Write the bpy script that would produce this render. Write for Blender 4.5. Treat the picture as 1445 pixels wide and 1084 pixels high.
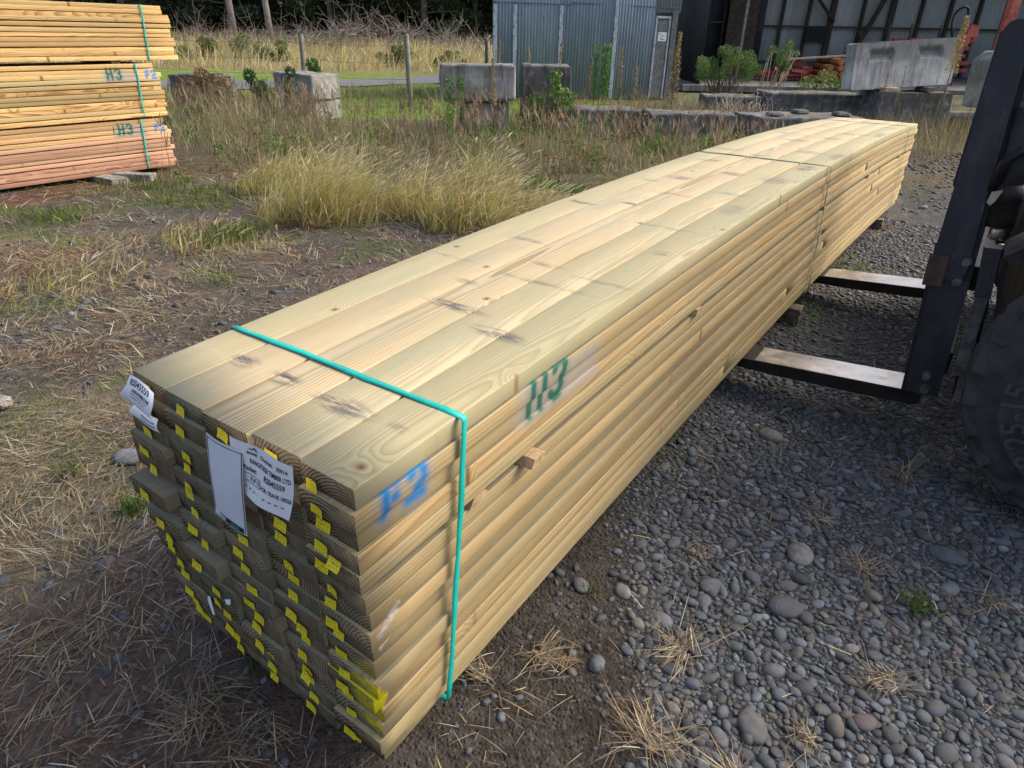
import bpy, bmesh, math, random
import numpy as np
from mathutils import Vector, Matrix

for o in list(bpy.data.objects):
    bpy.data.objects.remove(o)
SC = bpy.context.scene
COL = SC.collection
rng = np.random.default_rng(11)
random.seed(5)
rad = math.radians

# ------------------------------------------------------------------ camera
cr = Vector((0.81348716, 0.58129278, 0.01836688))
cu = Vector((-0.28834909, 0.37570023, 0.88074067))
cf = Vector((-0.50506775, 0.72176731, -0.47324256))
CX, CY, CZ = 1.38353786, -0.54236105, 1.46
cam_d = bpy.data.cameras.new('camera')
cam_d.sensor_width = 36.0
cam_d.lens = 925.064 / 1445 * 36
cam_d.clip_start = 0.05
cam_d.clip_end = 600
cam = bpy.data.objects.new('camera', cam_d)
COL.objects.link(cam)
m3 = Matrix((cr, cu, -cf)).transposed()
cam.matrix_world = Matrix.Translation((CX, CY, CZ)) @ m3.to_4x4()
SC.camera = cam

# ------------------------------------------------------------------ light
SUN_EL, SUN_AZ = rad(40), rad(40)          # azimuth clockwise from +Y
SKY_STRENGTH, SUN_STRENGTH, SUN_ANGLE = 0.15, 1.5, rad(26)
w = bpy.data.worlds.new('World'); SC.world = w; w.use_nodes = True
wn = w.node_tree
sky = wn.nodes.new('ShaderNodeTexSky'); sky.sky_type = 'NISHITA'; sky.sun_disc = False
sky.sun_elevation = SUN_EL; sky.sun_rotation = SUN_AZ
sky.air_density = 1.0; sky.dust_density = 5.5; sky.ozone_density = 1.0
bg = wn.nodes['Background']; bg.inputs[1].default_value = SKY_STRENGTH
wn.links.new(sky.outputs[0], bg.inputs[0])
sd_ = bpy.data.lights.new('sun', 'SUN'); sd_.energy = SUN_STRENGTH; sd_.angle = SUN_ANGLE
sd_.color = (1.0, 0.91, 0.78)
sun = bpy.data.objects.new('sun', sd_); COL.objects.link(sun)
sv = Vector((math.sin(SUN_AZ) * math.cos(SUN_EL), math.cos(SUN_AZ) * math.cos(SUN_EL), math.sin(SUN_EL)))
sun.rotation_euler = sv.to_track_quat('Z', 'Y').to_euler()
SC.view_settings.view_transform = 'Standard'
SC.view_settings.look = 'None'
SC.view_settings.exposure = 0.98
SC.view_settings.gamma = 1.0
SC.cycles.max_bounces = 6
SC.cycles.diffuse_bounces = 3
SC.cycles.transparent_max_bounces = 6

# ------------------------------------------------------------------ site axes
# s runs along the yard's back edge, e away from it into the yard's depth
RX, RY = 0.8193, 0.5733
NX, NY = -0.5733, 0.8193
YAW = math.atan2(RY, RX)
def W(s, d, z=0.0):
    return Vector((CX + s * RX + d * NX, CY + s * RY + d * NY, z))
def SD(x, y):
    return (x - CX) * RX + (y - CY) * RY, (x - CX) * NX + (y - CY) * NY

# ------------------------------------------------------------------ noise helpers
def _hash(ix, iy, seed):
    h = (ix.astype(np.int64) * 374761393 + iy.astype(np.int64) * 668265263 + seed * 1442695041) & 0x7fffffff
    h = ((h ^ (h >> 13)) * 1274126177) & 0x7fffffff
    return ((h ^ (h >> 16)) & 0xffff) / 65535.0
def vnoise(x, y, seed=0):
    ix = np.floor(x); iy = np.floor(y); fx = x - ix; fy = y - iy
    fx = fx * fx * (3 - 2 * fx); fy = fy * fy * (3 - 2 * fy)
    a = _hash(ix, iy, seed); b = _hash(ix + 1, iy, seed); c = _hash(ix, iy + 1, seed); d = _hash(ix + 1, iy + 1, seed)
    return (a * (1 - fx) + b * fx) * (1 - fy) + (c * (1 - fx) + d * fx) * fy
def fbm(x, y, oct=4, seed=0):
    t = 0; a = 0.5; s = 0
    for i in range(oct):
        t = t + a * vnoise(x * 2 ** i + 17.3 * i, y * 2 ** i - 9.1 * i, seed + i); s += a; a *= 0.5
    return t / s
def sstep(a, b, x):
    t = np.clip((x - a) / (b - a), 0, 1); return t * t * (3 - 2 * t)

# ------------------------------------------------------------------ materials
class G:
    def __init__(s, name, rough=0.8, spec=0.3):
        s.m = bpy.data.materials.new(name); s.m.use_nodes = True
        s.t = s.m.node_tree; s.t.nodes.clear()
        s.out = s.t.nodes.new('ShaderNodeOutputMaterial')
        s.b = s.t.nodes.new('ShaderNodeBsdfPrincipled')
        s.b.inputs['Roughness'].default_value = rough
        s.b.inputs['Specular IOR Level'].default_value = spec
        s.t.links.new(s.b.outputs[0], s.out.inputs[0])
    def set(s, sock, v):
        if isinstance(v, bpy.types.NodeSocket): s.t.links.new(v, sock)
        elif v is not None:
            if isinstance(v, (tuple, list)) and len(v) == 3 and sock.type == 'RGBA': v = (*v, 1)
            sock.default_value = v
    def n(s, t, ins=None, **props):
        nd = s.t.nodes.new('ShaderNode' + t)
        for k, v in props.items(): setattr(nd, k, v)
        for k, v in (ins or {}).items(): s.set(nd.inputs[k], v)
        return nd
    def math(s, op, a, b=0.0, c=0.0, clamp=False):
        nd = s.n('Math', {0: a, 1: b, 2: c}, operation=op); nd.use_clamp = clamp; return nd.outputs[0]
    def vec(s, op, a, b=(0, 0, 0), scale=None):
        nd = s.n('VectorMath', {0: a, 1: b}, operation=op)
        if scale is not None: s.set(nd.inputs['Scale'], scale)
        return nd.outputs['Value'] if op in ('LENGTH', 'DOT_PRODUCT', 'DISTANCE') else nd.outputs[0]
    def mix(s, f, a, b, mode='MIX'):
        nd = s.n('Mix', data_type='RGBA', blend_type=mode)
        s.set(nd.inputs[0], f); s.set(nd.inputs[6], a); s.set(nd.inputs[7], b); return nd.outputs[2]
    def ramp(s, f, stops, interp='LINEAR'):
        nd = s.n('ValToRGB', {0: f}); r = nd.color_ramp; r.interpolation = interp
        while len(r.elements) < len(stops): r.elements.new(0.5)
        for e, (p, c) in zip(r.elements, stops):
            e.position = p; e.color = (*c, 1) if isinstance(c, (tuple, list)) else (c, c, c, 1)
        return nd.outputs[0]
    def noise(s, v, scale=1.0, detail=3.0, rough=0.55, dist=0.0, col=False):
        nd = s.n('TexNoise', {'Vector': v, 'Scale': scale, 'Detail': detail, 'Roughness': rough, 'Distortion': dist})
        return nd.outputs[1 if col else 0]
    def mr(s, v, a, b, c=0.0, d=1.0, smooth=True):
        nd = s.n('MapRange', {'Value': v, 'From Min': a, 'From Max': b, 'To Min': c, 'To Max': d},
                 interpolation_type='SMOOTHSTEP' if smooth else 'LINEAR')
        return nd.outputs[0]
    def sep(s, v): return s.n('SeparateXYZ', {0: v}).outputs
    def comb(s, x=0.0, y=0.0, z=0.0): return s.n('CombineXYZ', {0: x, 1: y, 2: z}).outputs[0]
    def scale(s, v, sc): return s.vec('MULTIPLY', v, sc)
    def obj(s): return s.n('TexCoord').outputs['Object']
    def gen(s): return s.n('TexCoord').outputs['Generated']
    def uv(s): return s.n('TexCoord').outputs['UV']
    def pos(s): return s.n('NewGeometry').outputs['Position']
    def attr(s, name): return s.n('Attribute', attribute_name=name)
    def rnd(s): return s.n('ObjectInfo').outputs['Random']
    def bump(s, h, strength=0.3, dist=0.01, normal=None):
        nd = s.n('Bump', {'Height': h, 'Strength': strength, 'Distance': dist})
        if normal is not None: s.set(nd.inputs['Normal'], normal)
        s.set(s.b.inputs['Normal'], nd.outputs[0]); return nd.outputs[0]
    def col(s, c): s.set(s.b.inputs['Base Color'], c)
    def rough(s, r): s.set(s.b.inputs['Roughness'], r)

def capsule(g, p, a, b):
    """distance of p (y,z,0) from the stroke a-b"""
    ba = (b[0] - a[0], b[1] - a[1], 0); L2 = max(ba[0] ** 2 + ba[1] ** 2, 1e-9)
    pa = g.vec('SUBTRACT', p, (a[0], a[1], 0))
    h = g.math('MULTIPLY', g.vec('DOT_PRODUCT', pa, ba), 1 / L2, clamp=True)
    return g.vec('LENGTH', g.vec('SUBTRACT', pa, g.vec('SCALE', ba, scale=h)))

_three = [(0.600, 0.785), (0.612, 0.799), (0.633, 0.800), (0.646, 0.786), (0.643, 0.768), (0.629, 0.757), (0.643, 0.745), (0.647, 0.728), (0.635, 0.711), (0.613, 0.708), (0.600, 0.721)]
H3_BARS = [((0.517, 0.806), (0.511, 0.706)), ((0.562, 0.803), (0.556, 0.707))] + list(zip(_three[:-1], _three[1:]))
H3_CROSS = [((0.515, 0.757), (0.559, 0.756))]
F2_BARS = [((0.066, 0.772), (0.063, 0.716)), ((0.086, 0.778), (0.093, 0.777)), ((0.084, 0.748), (0.087, 0.748)), ((0.128, 0.768), (0.136, 0.774)),
           ((0.152, 0.780), (0.160, 0.764)), ((0.160, 0.748), (0.140, 0.735)), ((0.126, 0.709), (0.163, 0.709))]
TEAL = (0.004, 0.10, 0.075); BLUE = (0.006, 0.155, 0.40)

def wood(name, light, mid, late, green=(0.36, 0.36, 0.21), gmix=0.5, stains=None, paint=None, val=1.0, lwk=1.0, ledge=False, briv=0.36, knots=0.55, kr=1.0):
    g = G(name, 0.72, 0.25)
    P = g.attr('rest').outputs['Vector']
    r = g.rnd()
    rc = g.n('TexWhiteNoise', {'W': r}, noise_dimensions='1D').outputs['Color']
    rx, ry, rz = g.sep(rc)
    px, py, pz = g.sep(P)
    yo = g.math('MULTIPLY_ADD', r, 91.0, py)
    wand = g.noise(g.comb(g.math('MULTIPLY', yo, 0.55), g.math('MULTIPLY', r, 37.0), 0), 1.0, 2.0, 0.5, col=True)
    wx, wy, wz = g.sep(wand)
    ux = g.math('ADD', g.math('MULTIPLY_ADD', g.math('SUBTRACT', rx, 0.5), 0.17, px), g.math('MULTIPLY_ADD', wx, 0.10, -0.05))
    uz = g.math('ADD', g.math('MULTIPLY_ADD', ry, 0.085, pz), g.math('MULTIPLY_ADD', wy, 0.10, -0.048))
    # knots
    kv = g.comb(g.math('MULTIPLY_ADD', rz, 7.0, px), yo, 0)
    vo = g.n('TexVoronoi', {'Vector': kv, 'Scale': 3.1, 'Randomness': 1.0}, voronoi_dimensions='2D')
    keep = g.math('GREATER_THAN', g.sep(vo.outputs['Color'])[0], knots)
    kd = g.math('DIVIDE', vo.outputs['Distance'], 3.1 * kr)
    kd = g.math('ADD', kd, g.math('MULTIPLY', g.math('SUBTRACT', 1.0, keep), 1.0))
    wob = g.noise(g.scale(kv, (60, 30, 1)), 1.0, 2.0)
    kd = g.math('ADD', kd, g.math('MULTIPLY_ADD', wob, 0.008, -0.004))
    swell = g.math('EXPONENT', g.math('MULTIPLY', g.math('POWER', g.math('DIVIDE', kd, 0.035), 2.0), -1.0))
    rr = g.math('SQRT', g.math('ADD', g.math('MULTIPLY', ux, ux), g.math('MULTIPLY', uz, uz)))
    rr = g.math('ADD', rr, g.math('MULTIPLY', swell, 0.016))
    jit = g.noise(g.comb(g.math('MULTIPLY', px, 40.0), g.math('MULTIPLY', yo, 2.2), g.math('MULTIPLY', pz, 40.0)), 1.0, 3.0)
    rr = g.math('ADD', rr, g.math('MULTIPLY_ADD', jit, 0.004, -0.002))
    sp = g.math('MULTIPLY_ADD', rz, 0.004, 0.0038)
    ph = g.math('FRACT', g.math('DIVIDE', rr, sp))
    lw = g.ramp(ph, [(0, 0.0), (0.35, 0.08), (0.8, 0.75), (0.93, 1.0), (1.0, 0.0)])
    fib = g.noise(g.comb(g.math('MULTIPLY', px, 330.0), g.math('MULTIPLY', yo, 5.0), g.math('MULTIPLY', pz, 330.0)), 1.0, 3.0, 0.6)
    big = g.noise(g.comb(g.math('MULTIPLY', px, 9.0), g.math('MULTIPLY', yo, 1.1), g.math('MULTIPLY', r, 50.0)), 1.0, 3.0)
    base = g.mix(g.mr(big, 0.3, 0.7), light, mid)
    base = g.mix(g.math('MULTIPLY', g.mr(g.math('ADD', g.math('MULTIPLY', ry, 0.65), g.math('MULTIPLY', big, 0.4)), 0.4, 0.8), gmix), base, green)
    c = g.mix(g.math('MULTIPLY', lw, g.math('MULTIPLY_ADD', rx, 0.35 * lwk, 0.3 * lwk), clamp=True), base, late)
    c = g.mix(g.mr(fib, 0.35, 0.8, 0.0, 0.35), c, late)
    if stains:
        bl = g.noise(g.comb(g.math('MULTIPLY', px, 16.0), g.math('MULTIPLY', yo, 2.6), r), 1.0, 5.0, .68)
        c = g.mix(g.mr(bl, .48, .64, 0.0, .60), c, (0.31, 0.315, 0.205))
        sp2 = g.noise(g.comb(g.math('MULTIPLY', px, 60.0), g.math('MULTIPLY', yo, 9.0), r), 1.0, 4.0, .7)
        c = g.mix(g.mr(sp2, .62, .74, 0.0, .35), c, (0.24, 0.215, 0.16))
    # per board brightness
    bri = g.math('MULTIPLY_ADD', rz, briv, 1.0 - briv * .55)
    c = g.mix(1.0, c, g.comb(bri, bri, bri), 'MULTIPLY')
    ring = g.mr(kd, 0.007, 0.015, 1.0, 0.0)
    c = g.mix(g.math('MULTIPLY', ring, 0.6), c, (0.20, 0.11, 0.045))
    c = g.mix(g.mr(kd, 0.003, 0.008, 0.7, 0.0), c, (0.09, 0.05, 0.025))
    if ledge:      # upward faces are mixed towards dark grey-brown
        nz_ = g.sep(g.n('NewGeometry').outputs['Normal'])[2]
        c = g.mix(g.mr(nz_, 0.7, 0.95, 0.0, 0.85), c, g.mix(fib, (0.17, 0.15, 0.105), (0.085, 0.08, 0.06)))
    # grey handling grime in short rubbed streaks
    gp = g.pos()
    gr = g.noise(g.scale(gp, (2.0, 26.0, 60.0)), 1.0, 4.0, 0.65)
    gate = g.noise(gp, 2.3, 2.0)
    grime = g.math('MULTIPLY', g.mr(gr, 0.60, 0.74), g.mr(gate, 0.52, 0.68))
    c = g.mix(g.math('MULTIPLY', grime, 0.45), c, (0.13, 0.125, 0.12))
    gx, gy, gz = g.sep(gp)
    if stains:
        tot = None
        rub = g.mr(g.noise(g.vec('ADD', g.scale(gp, (15.0, 75.0, 1.0)), g.scale(g.comb(gy, gx, 0.0), (8.0, 0, 0))), 1.0, 4.0, 0.7), 0.38, 0.58)
        for (sx, sy, lx, ly, amt) in stains:
            d = g.vec('LENGTH', g.scale(g.vec('SUBTRACT', g.comb(gx, gy, 0.0), (sx, sy, 0)), (1 / lx, 1 / ly, 0)))
            k = g.mr(d, 0.25, 1.15, min(1, amt * 1.3), 0.0)
            tot = k if tot is None else g.math('MAXIMUM', tot, k)
        top = g.math('GREATER_THAN', gz, 0.74)
        f = g.math('MULTIPLY', g.math('MULTIPLY', tot, rub), top)
        c = g.mix(f, c, (0.10, 0.095, 0.095))
    if paint:
        oy, oz, cross, grey, white, fy = paint
        p = g.comb(g.math('SUBTRACT', gy, oy), g.math('SUBTRACT', gz, oz), 0.0)
        nz = g.noise(gp, 70.0, 3.0)
        nzl = g.noise(gp, 14.0, 2.0)
        def strokes(lst, rad_, soft, colr, c, strength=0.93):
            d = None
            for a, b in lst:
                k = capsule(g, p, a, b); d = k if d is None else g.math('MINIMUM', d, k)
            d = g.math('ADD', d, g.math('MULTIPLY_ADD', nz, 0.007, -0.0035))
            m_ = g.mr(d, rad_ - soft, rad_ + soft, strength, 0.0)
            halo = g.mr(d, rad_, rad_ + 0.028, 0.22, 0.0)
            c = g.mix(halo, c, colr)
            return g.mix(m_, c, colr)
        if grey:
            ql = g.vec('ABSOLUTE', g.vec('SUBTRACT', p, (0.638, 0.733 if cross else 0.735, 0)))
            qx, qy, qz = g.sep(ql)
            skew = 0.0
            m_ = g.math('MULTIPLY', g.mr(g.math('ADD', qx, g.math('MULTIPLY', nzl, 0.02)), 0.165, 0.215, 1.0, 0.0),
                        g.mr(g.math('ADD', qy, g.math('MULTIPLY', nzl, 0.01)), 0.048, 0.066, 1.0, 0.0))
            c = g.mix(g.math('MULTIPLY', m_, g.mr(nz, 0.3, 0.7, 0.65, 0.92)), c, (0.29, 0.265, 0.235))
        c = strokes(H3_BARS + (H3_CROSS if cross else []), 0.0105, 0.006, TEAL, c)
        p = g.comb(g.math('SUBTRACT', gy, fy), g.math('SUBTRACT', gz, oz), 0.0)
        c = strokes(F2_BARS, 0.0105, 0.010, BLUE, c, 0.95)
    if white:=(paint and paint[4]):
        for (a, b, r0) in white:
            d = capsule(g, g.comb(gy, gz, 0.0), a, b)
            c = g.mix(g.math('MULTIPLY', g.mr(d, r0 * 0.3, r0, 0.8, 0.0), g.mr(g.noise(g.scale(gp, (1, 60, 200)), 1.0, 3.0), 0.35, 0.6)), c, (0.62, 0.60, 0.55))
        yd = capsule(g, g.comb(gy, gz, 0.0), (-0.02, 0.322), (0.0, 0.285))
        c = g.mix(g.mr(g.math('ADD', yd, g.math('MULTIPLY', nz, 0.02)), 0.03, 0.042, 1.0, 0.0), c, (0.70, 0.58, 0.01))
    g.col(c)
    saw = g.n('TexWave', {'Vector': g.comb(g.math('MULTIPLY', px, 0.12), py, 0), 'Scale': 95.0, 'Distortion': 1.5, 'Detail': 1.0}, bands_direction='Y').outputs[1]
    hgt = g.math('ADD', g.math('MULTIPLY', fib, 0.7), g.math('ADD', g.math('MULTIPLY', saw, g.math('MULTIPLY', rx, 0.35)), g.math('MULTIPLY', lw, -0.3)))
    g.bump(hgt, 0.45, 0.0012)
    return g.m

def endgrain(name, paint=False):
    g = G(name, 0.9, 0.15)
    P = g.attr('rest').outputs['Vector']; r = g.rnd()
    rc = g.n('TexWhiteNoise', {'W': r}, noise_dimensions='1D').outputs['Color']
    rx, ry, rz = g.sep(rc); px, py, pz = g.sep(P)
    ux = g.math('MULTIPLY_ADD', g.math('SUBTRACT', rx, 0.5), 0.20, px)
    uz = g.math('MULTIPLY_ADD', ry, 0.13, g.math('ADD', pz, -0.02))
    rr = g.math('SQRT', g.math('ADD', g.math('MULTIPLY', ux, ux), g.math('MULTIPLY', uz, uz)))
    rr = g.math('ADD', rr, g.math('MULTIPLY', g.noise(P, 45.0, 3.0), 0.004))
    ph = g.math('FRACT', g.math('DIVIDE', rr, g.math('MULTIPLY_ADD', rz, 0.004, 0.005)))
    lw = g.ramp(ph, [(0, 0.0), (0.5, 0.2), (0.85, 1.0), (1.0, 0.0)])
    base = g.ramp(rz, [(0.0, (0.26, 0.235, 0.15)), (0.3, (0.34, 0.25, 0.155)), (0.5, (0.20, 0.205, 0.14)), (0.75, (0.40, 0.30, 0.19)), (1.0, (0.25, 0.18, 0.11))])
    c = g.mix(g.math('MULTIPLY', lw, g.math('MULTIPLY_ADD', rx, 0.5, 0.35)), base, (0.055, 0.046, 0.032))
    saw = g.noise(g.scale(P, (500, 1, 40)), 1.0, 3.0, 0.6)
    saw2 = g.noise(g.scale(g.vec('ADD', P, g.scale(g.comb(pz, 0.0, 0.0), (0.6, 0, 0))), (260, 1, 20)), 1.0, 3.0, 0.6)
    c = g.mix(g.mr(saw2, 0.45, 0.75, 0.0, 0.6), c, (0.05, 0.042, 0.03))
    c = g.mix(g.mr(g.noise(P, 18.0, 4.0, 0.6), 0.52, 0.75, 0.0, 0.55), c, (0.24, 0.19, 0.125))
    c = g.mix(g.mr(g.noise(g.vec('ADD', P, g.comb(r, r, r)), 8.0, 3.0), 0.5, 0.75, 0.0, 0.5), c, (0.075, 0.095, 0.075))
    gp = g.pos(); gx, gy, gz = g.sep(gp)
    if paint:
        d = capsule(g, g.comb(gx, gz, 0.0), (0.676, 0.325), (0.680, 0.225))
        nz = g.noise(gp, 55.0, 4.0, 0.7)
        d = g.math('ADD', d, g.math('MULTIPLY', nz, 0.045))
        c = g.mix(g.math('MULTIPLY', g.mr(d, 0.046, 0.086, 1.0, 0.0), g.mr(nz, 0.40, 0.66, 1.0, 0.15)), c, (0.62, 0.52, 0.012))
    if paint:
        mud = g.mr(g.math('ADD', gz, g.math('MULTIPLY', g.noise(gp, 18.0, 4.0, .7), .10)), .14, .24, .8, 0.0)
        c = g.mix(g.math('MULTIPLY', mud, g.mr(gx, .45, .66)), c, (0.045, 0.040, 0.035))
    g.col(c)
    g.bump(g.math('ADD', g.math('MULTIPLY', saw, 0.8), g.math('ADD', g.math('MULTIPLY', saw2, 1.5), lw)), 1.0, 0.005)
    return g.m

STAINS = [(0.17, 0.17, 0.05, 0.03, .8), (0.308, 0.171, 0.05, 0.03, .9), (0.49, 0.165, 0.10, 0.035, .7), (0.63, 0.17, 0.03, 0.02, .4),
          (0.36, 0.66, 0.12, 0.03, .75), (0.55, 0.59, 0.10, 0.03, .7), (0.28, 0.81, 0.05, 0.02, .5), (0.20, 1.22, 0.09, 0.02, .6), (0.39, 1.05, 0.07, 0.02, .5),
          (0.10, 1.75, 0.08, 0.02, .8), (0.26, 1.85, 0.06, 0.018, .9), (0.62, 1.35, 0.04, 0.03, .4), (0.22, 2.43, 0.08, 0.05, .7), (0.38, 2.67, 0.07, 0.06, .7), (0.585, 2.64, 0.08, 0.10, .6),
          (0.16, 2.96, 0.08, 0.04, .6), (0.62, 3.05, 0.05, 0.12, .7), (0.5, 3.6, 0.10, 0.08, .5), (0.66, 3.55, 0.04, 0.16, .7), (0.3, 4.1, 0.12, 0.06, .6), (0.12, 4.5, 0.09, 0.05, .5),
          (0.5, 4.8, 0.15, 0.06, .6), (0.66, 4.9, 0.04, 0.2, .6), (0.25, 5.3, 0.1, 0.06, .5), (0.6, 5.7, 0.1, 0.08, .5), (0.35, 6.0, 0.14, 0.06, .5),
          (0.45, 0.92, 0.20, 0.018, 0.43), (0.60, 1.02, 0.12, 0.015, 0.37), (0.12, 0.95, 0.10, 0.014, 0.37), (0.50, 1.62, 0.16, 0.016, 0.43), (0.33, 2.10, 0.12, 0.02, 0.50), (0.12, 2.30, 0.07, 0.02, 0.43), (0.52, 2.25, 0.10, 0.03, 0.37), (0.10, 3.4, 0.10, 0.05, 0.50), (0.33, 3.3, 0.08, 0.04, 0.43), (0.45, 4.4, 0.10, 0.05, 0.50), (0.20, 4.9, 0.14, 0.05, 0.43), (0.62, 2.0, 0.05, 0.12, 0.37)]
# timber
WL, WM, WLATE = (0.64, 0.51, 0.315), (0.555, 0.43, 0.245), (0.35, 0.235, 0.105)
M_TOP = wood('pine_face', (0.53, 0.45, 0.30), (0.455, 0.375, 0.235), (0.27, 0.185, 0.085), green=(0.385, 0.375, 0.225), gmix=0.9, stains=STAINS, lwk=1.55, briv=.12)
M_WOOD = wood('pine_edge', (0.465, 0.340, 0.175), (0.375, 0.265, 0.122), (0.20, 0.128, 0.052), green=(0.315, 0.285, 0.165), gmix=0.65, ledge=True)
M_STAMP = wood('pine_edge_stamped', (0.465, 0.340, 0.175), (0.375, 0.265, 0.122), (0.20, 0.128, 0.052), green=(0.315, 0.285, 0.165), gmix=0.65, ledge=True,
               paint=(0.0, 0.0, False, True, [((0.02, 0.462), (0.075, 0.495), 0.012), ((0.03, 0.415), (0.06, 0.435), 0.010)], 0.0))
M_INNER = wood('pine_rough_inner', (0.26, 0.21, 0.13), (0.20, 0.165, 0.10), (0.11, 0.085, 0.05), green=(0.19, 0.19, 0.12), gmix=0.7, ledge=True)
M_END = endgrain('sawn_end', True)
M_ENDP = endgrain('sawn_end_plain')

def simple(name, c, rough=0.7, metal=0.0, spec=0.3, var=0.25, scale=8.0, bump=0.0, dark=None, darkscale=3.0, darkamt=0.5):
    g = G(name, rough, spec); p = g.obj()
    nz = g.noise(p, scale, 5.0, 0.65)
    lo = tuple(x * (1 - var) for x in c); hi = tuple(min(1, x * (1 + var)) for x in c)
    k = g.mix(g.mr(nz, 0.3, 0.7), lo, hi)
    if dark: k = g.mix(g.math('MULTIPLY', g.mr(g.noise(p, darkscale, 5.0, 0.7), 0.48, 0.68), darkamt), k, dark)
    g.col(k); g.b.inputs['Metallic'].default_value = metal
    g.rough(g.mr(nz, 0.2, 0.8, max(0, rough - 0.12), min(1, rough + 0.12)))
    if bump: g.bump(g.noise(p, scale * 6, 4.0, 0.6), 0.5, bump)
    return g.m

def worn(name, c, rough=.5):
    g = G(name, rough, .45); p = g.obj(); big = g.noise(p, 5.0, 5.0, .65)
    k = g.mix(g.mr(big, .3, .7), tuple(v * .7 for v in c), tuple(v * 1.5 for v in c))
    dust = g.noise(g.scale(p, (14, 14, 3.5)), 1.0, 5.0, .7); k = g.mix(g.mr(dust, .48, .75, 0, .5), k, (.085, .078, .070))
    sc = g.noise(g.scale(p, (90, 30, 12)), 1.0, 4.0, .75); k = g.mix(g.mr(sc, .66, .72, 0, .7), k, (.17, .165, .16))
    ru = g.noise(p, 17.0, 6.0, .75); k = g.mix(g.mr(ru, .62, .70, 0, .75), k, (.075, .038, .024))
    g.col(k); g.rough(g.mr(dust, .3, .75, rough - .12, rough + .3)); g.bump(g.math('ADD', sc, ru), .35, .002); return g.m
def vegmat(name, trans=0.3, rough=0.75, spec=0.15):
    g = G(name, rough, spec)
    c = g.attr('col').outputs['Color']; g.col(c)
    tr = g.n('BsdfTranslucent', {0: c}).outputs[0]
    mx = g.n('MixShader', {0: trans, 1: g.b.outputs[0], 2: tr})
    g.t.links.new(mx.outputs[0], g.out.inputs[0]); return g.m

def concrete(name, c, stain=(0.05, 0.05, 0.048), amt=0.7, lichen=0.0, warm=0.0):
    g = G(name, 0.92, 0.2); p = g.obj()
    x, y, z = g.sep(p)
    big = g.noise(p, 2.2, 5.0, 0.6); fine = g.noise(p, 26.0, 5.0, 0.7)
    k = g.mix(g.mr(big, 0.3, 0.7), tuple(v * 0.72 for v in c), tuple(v * 1.22 for v in c))
    streak = g.noise(g.scale(p, (9.0, 9.0, 0.9)), 1.0, 5.0, 0.65)
    topst = g.mr(g.math('ADD', z, g.math('MULTIPLY', g.noise(p, 4.0, 4.0), .35)), .46, .66, 0.0, .55)
    k = g.mix(g.math('MULTIPLY', g.mr(streak, 0.45, 0.62), amt), k, stain)
    k = g.mix(topst, k, stain)
    k = g.mix(g.mr(fine, 0.52, 0.75, 0.0, 0.55), k, tuple(v * 0.45 for v in c))
    if lichen:
        k = g.mix(g.math('MULTIPLY', g.mr(g.noise(p, 5.0, 6.0, 0.75), 0.52, 0.62), lichen), k, (0.44, 0.43, 0.40))
    if warm: k = g.mix(g.mr(g.noise(p, 1.3, 3.0), 0.45, 0.7, 0.0, warm), k, (0.20, 0.15, 0.085))
    g.col(k)
    pit = g.n('TexVoronoi', {'Vector': p, 'Scale': 40.0}).outputs['Distance']
    g.bump(g.math('ADD', g.math('MULTIPLY', fine, 1.0), g.math('ADD', g.mr(pit, 0.0, 0.25), big)), 0.7, 0.012)
    return g.m

# ------------------------------------------------------------------ mesh helpers
def mesh_np(name, V, F, mats, parent=None, smooth=False, attrs=None, midx=None):
    me = bpy.data.meshes.new(name)
    V = np.asarray(V, np.float32); Fs = [np.asarray(f, np.int32) for f in (F if isinstance(F, list) else [F])]
    tot = np.concatenate([np.full(len(f), f.shape[1], np.int32) for f in Fs])
    idx = np.concatenate([f.ravel() for f in Fs])
    me.vertices.add(len(V)); me.vertices.foreach_set('co', V.ravel())
    me.loops.add(len(idx)); me.loops.foreach_set('vertex_index', idx)
    me.polygons.add(len(tot)); st = np.zeros(len(tot), np.int32); st[1:] = np.cumsum(tot)[:-1]
    me.polygons.foreach_set('loop_start', st)
    if smooth: me.polygons.foreach_set('use_smooth', np.ones(len(tot), bool))
    for m in (mats if isinstance(mats, (list, tuple)) else [mats]): me.materials.append(m)
    if midx is not None: me.polygons.foreach_set('material_index', np.asarray(midx, np.int32))
    for k, a in (attrs or {}).items():
        a = np.asarray(a, np.float32)
        if k == 'rest':
            at = me.attributes.new(k, 'FLOAT_VECTOR', 'POINT'); at.data.foreach_set('vector', a.ravel())
        else:
            at = me.attributes.new(k, 'FLOAT_COLOR', 'POINT')
            at.data.foreach_set('color', np.c_[a, np.ones(len(a))].astype(np.float32).ravel())
    me.update(); me.validate()
    o = bpy.data.objects.new(name, me); COL.objects.link(o)
    if parent: o.parent = parent
    return o

def tag(o, label=None, cat=None, group=None, kind=None):
    if label: o['label'] = label
    if cat: o['category'] = cat
    if group: o['group'] = group
    if kind: o['kind'] = kind
    return o
def thing(name, label, cat, loc=(0, 0, 0), rotz=0.0, group=None):
    o = bpy.data.objects.new(name, None); COL.objects.link(o)
    o.empty_display_size = 0.1
    o.location = loc; o.rotation_euler = (0, 0, rotz)
    return tag(o, label, cat, group)

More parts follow.
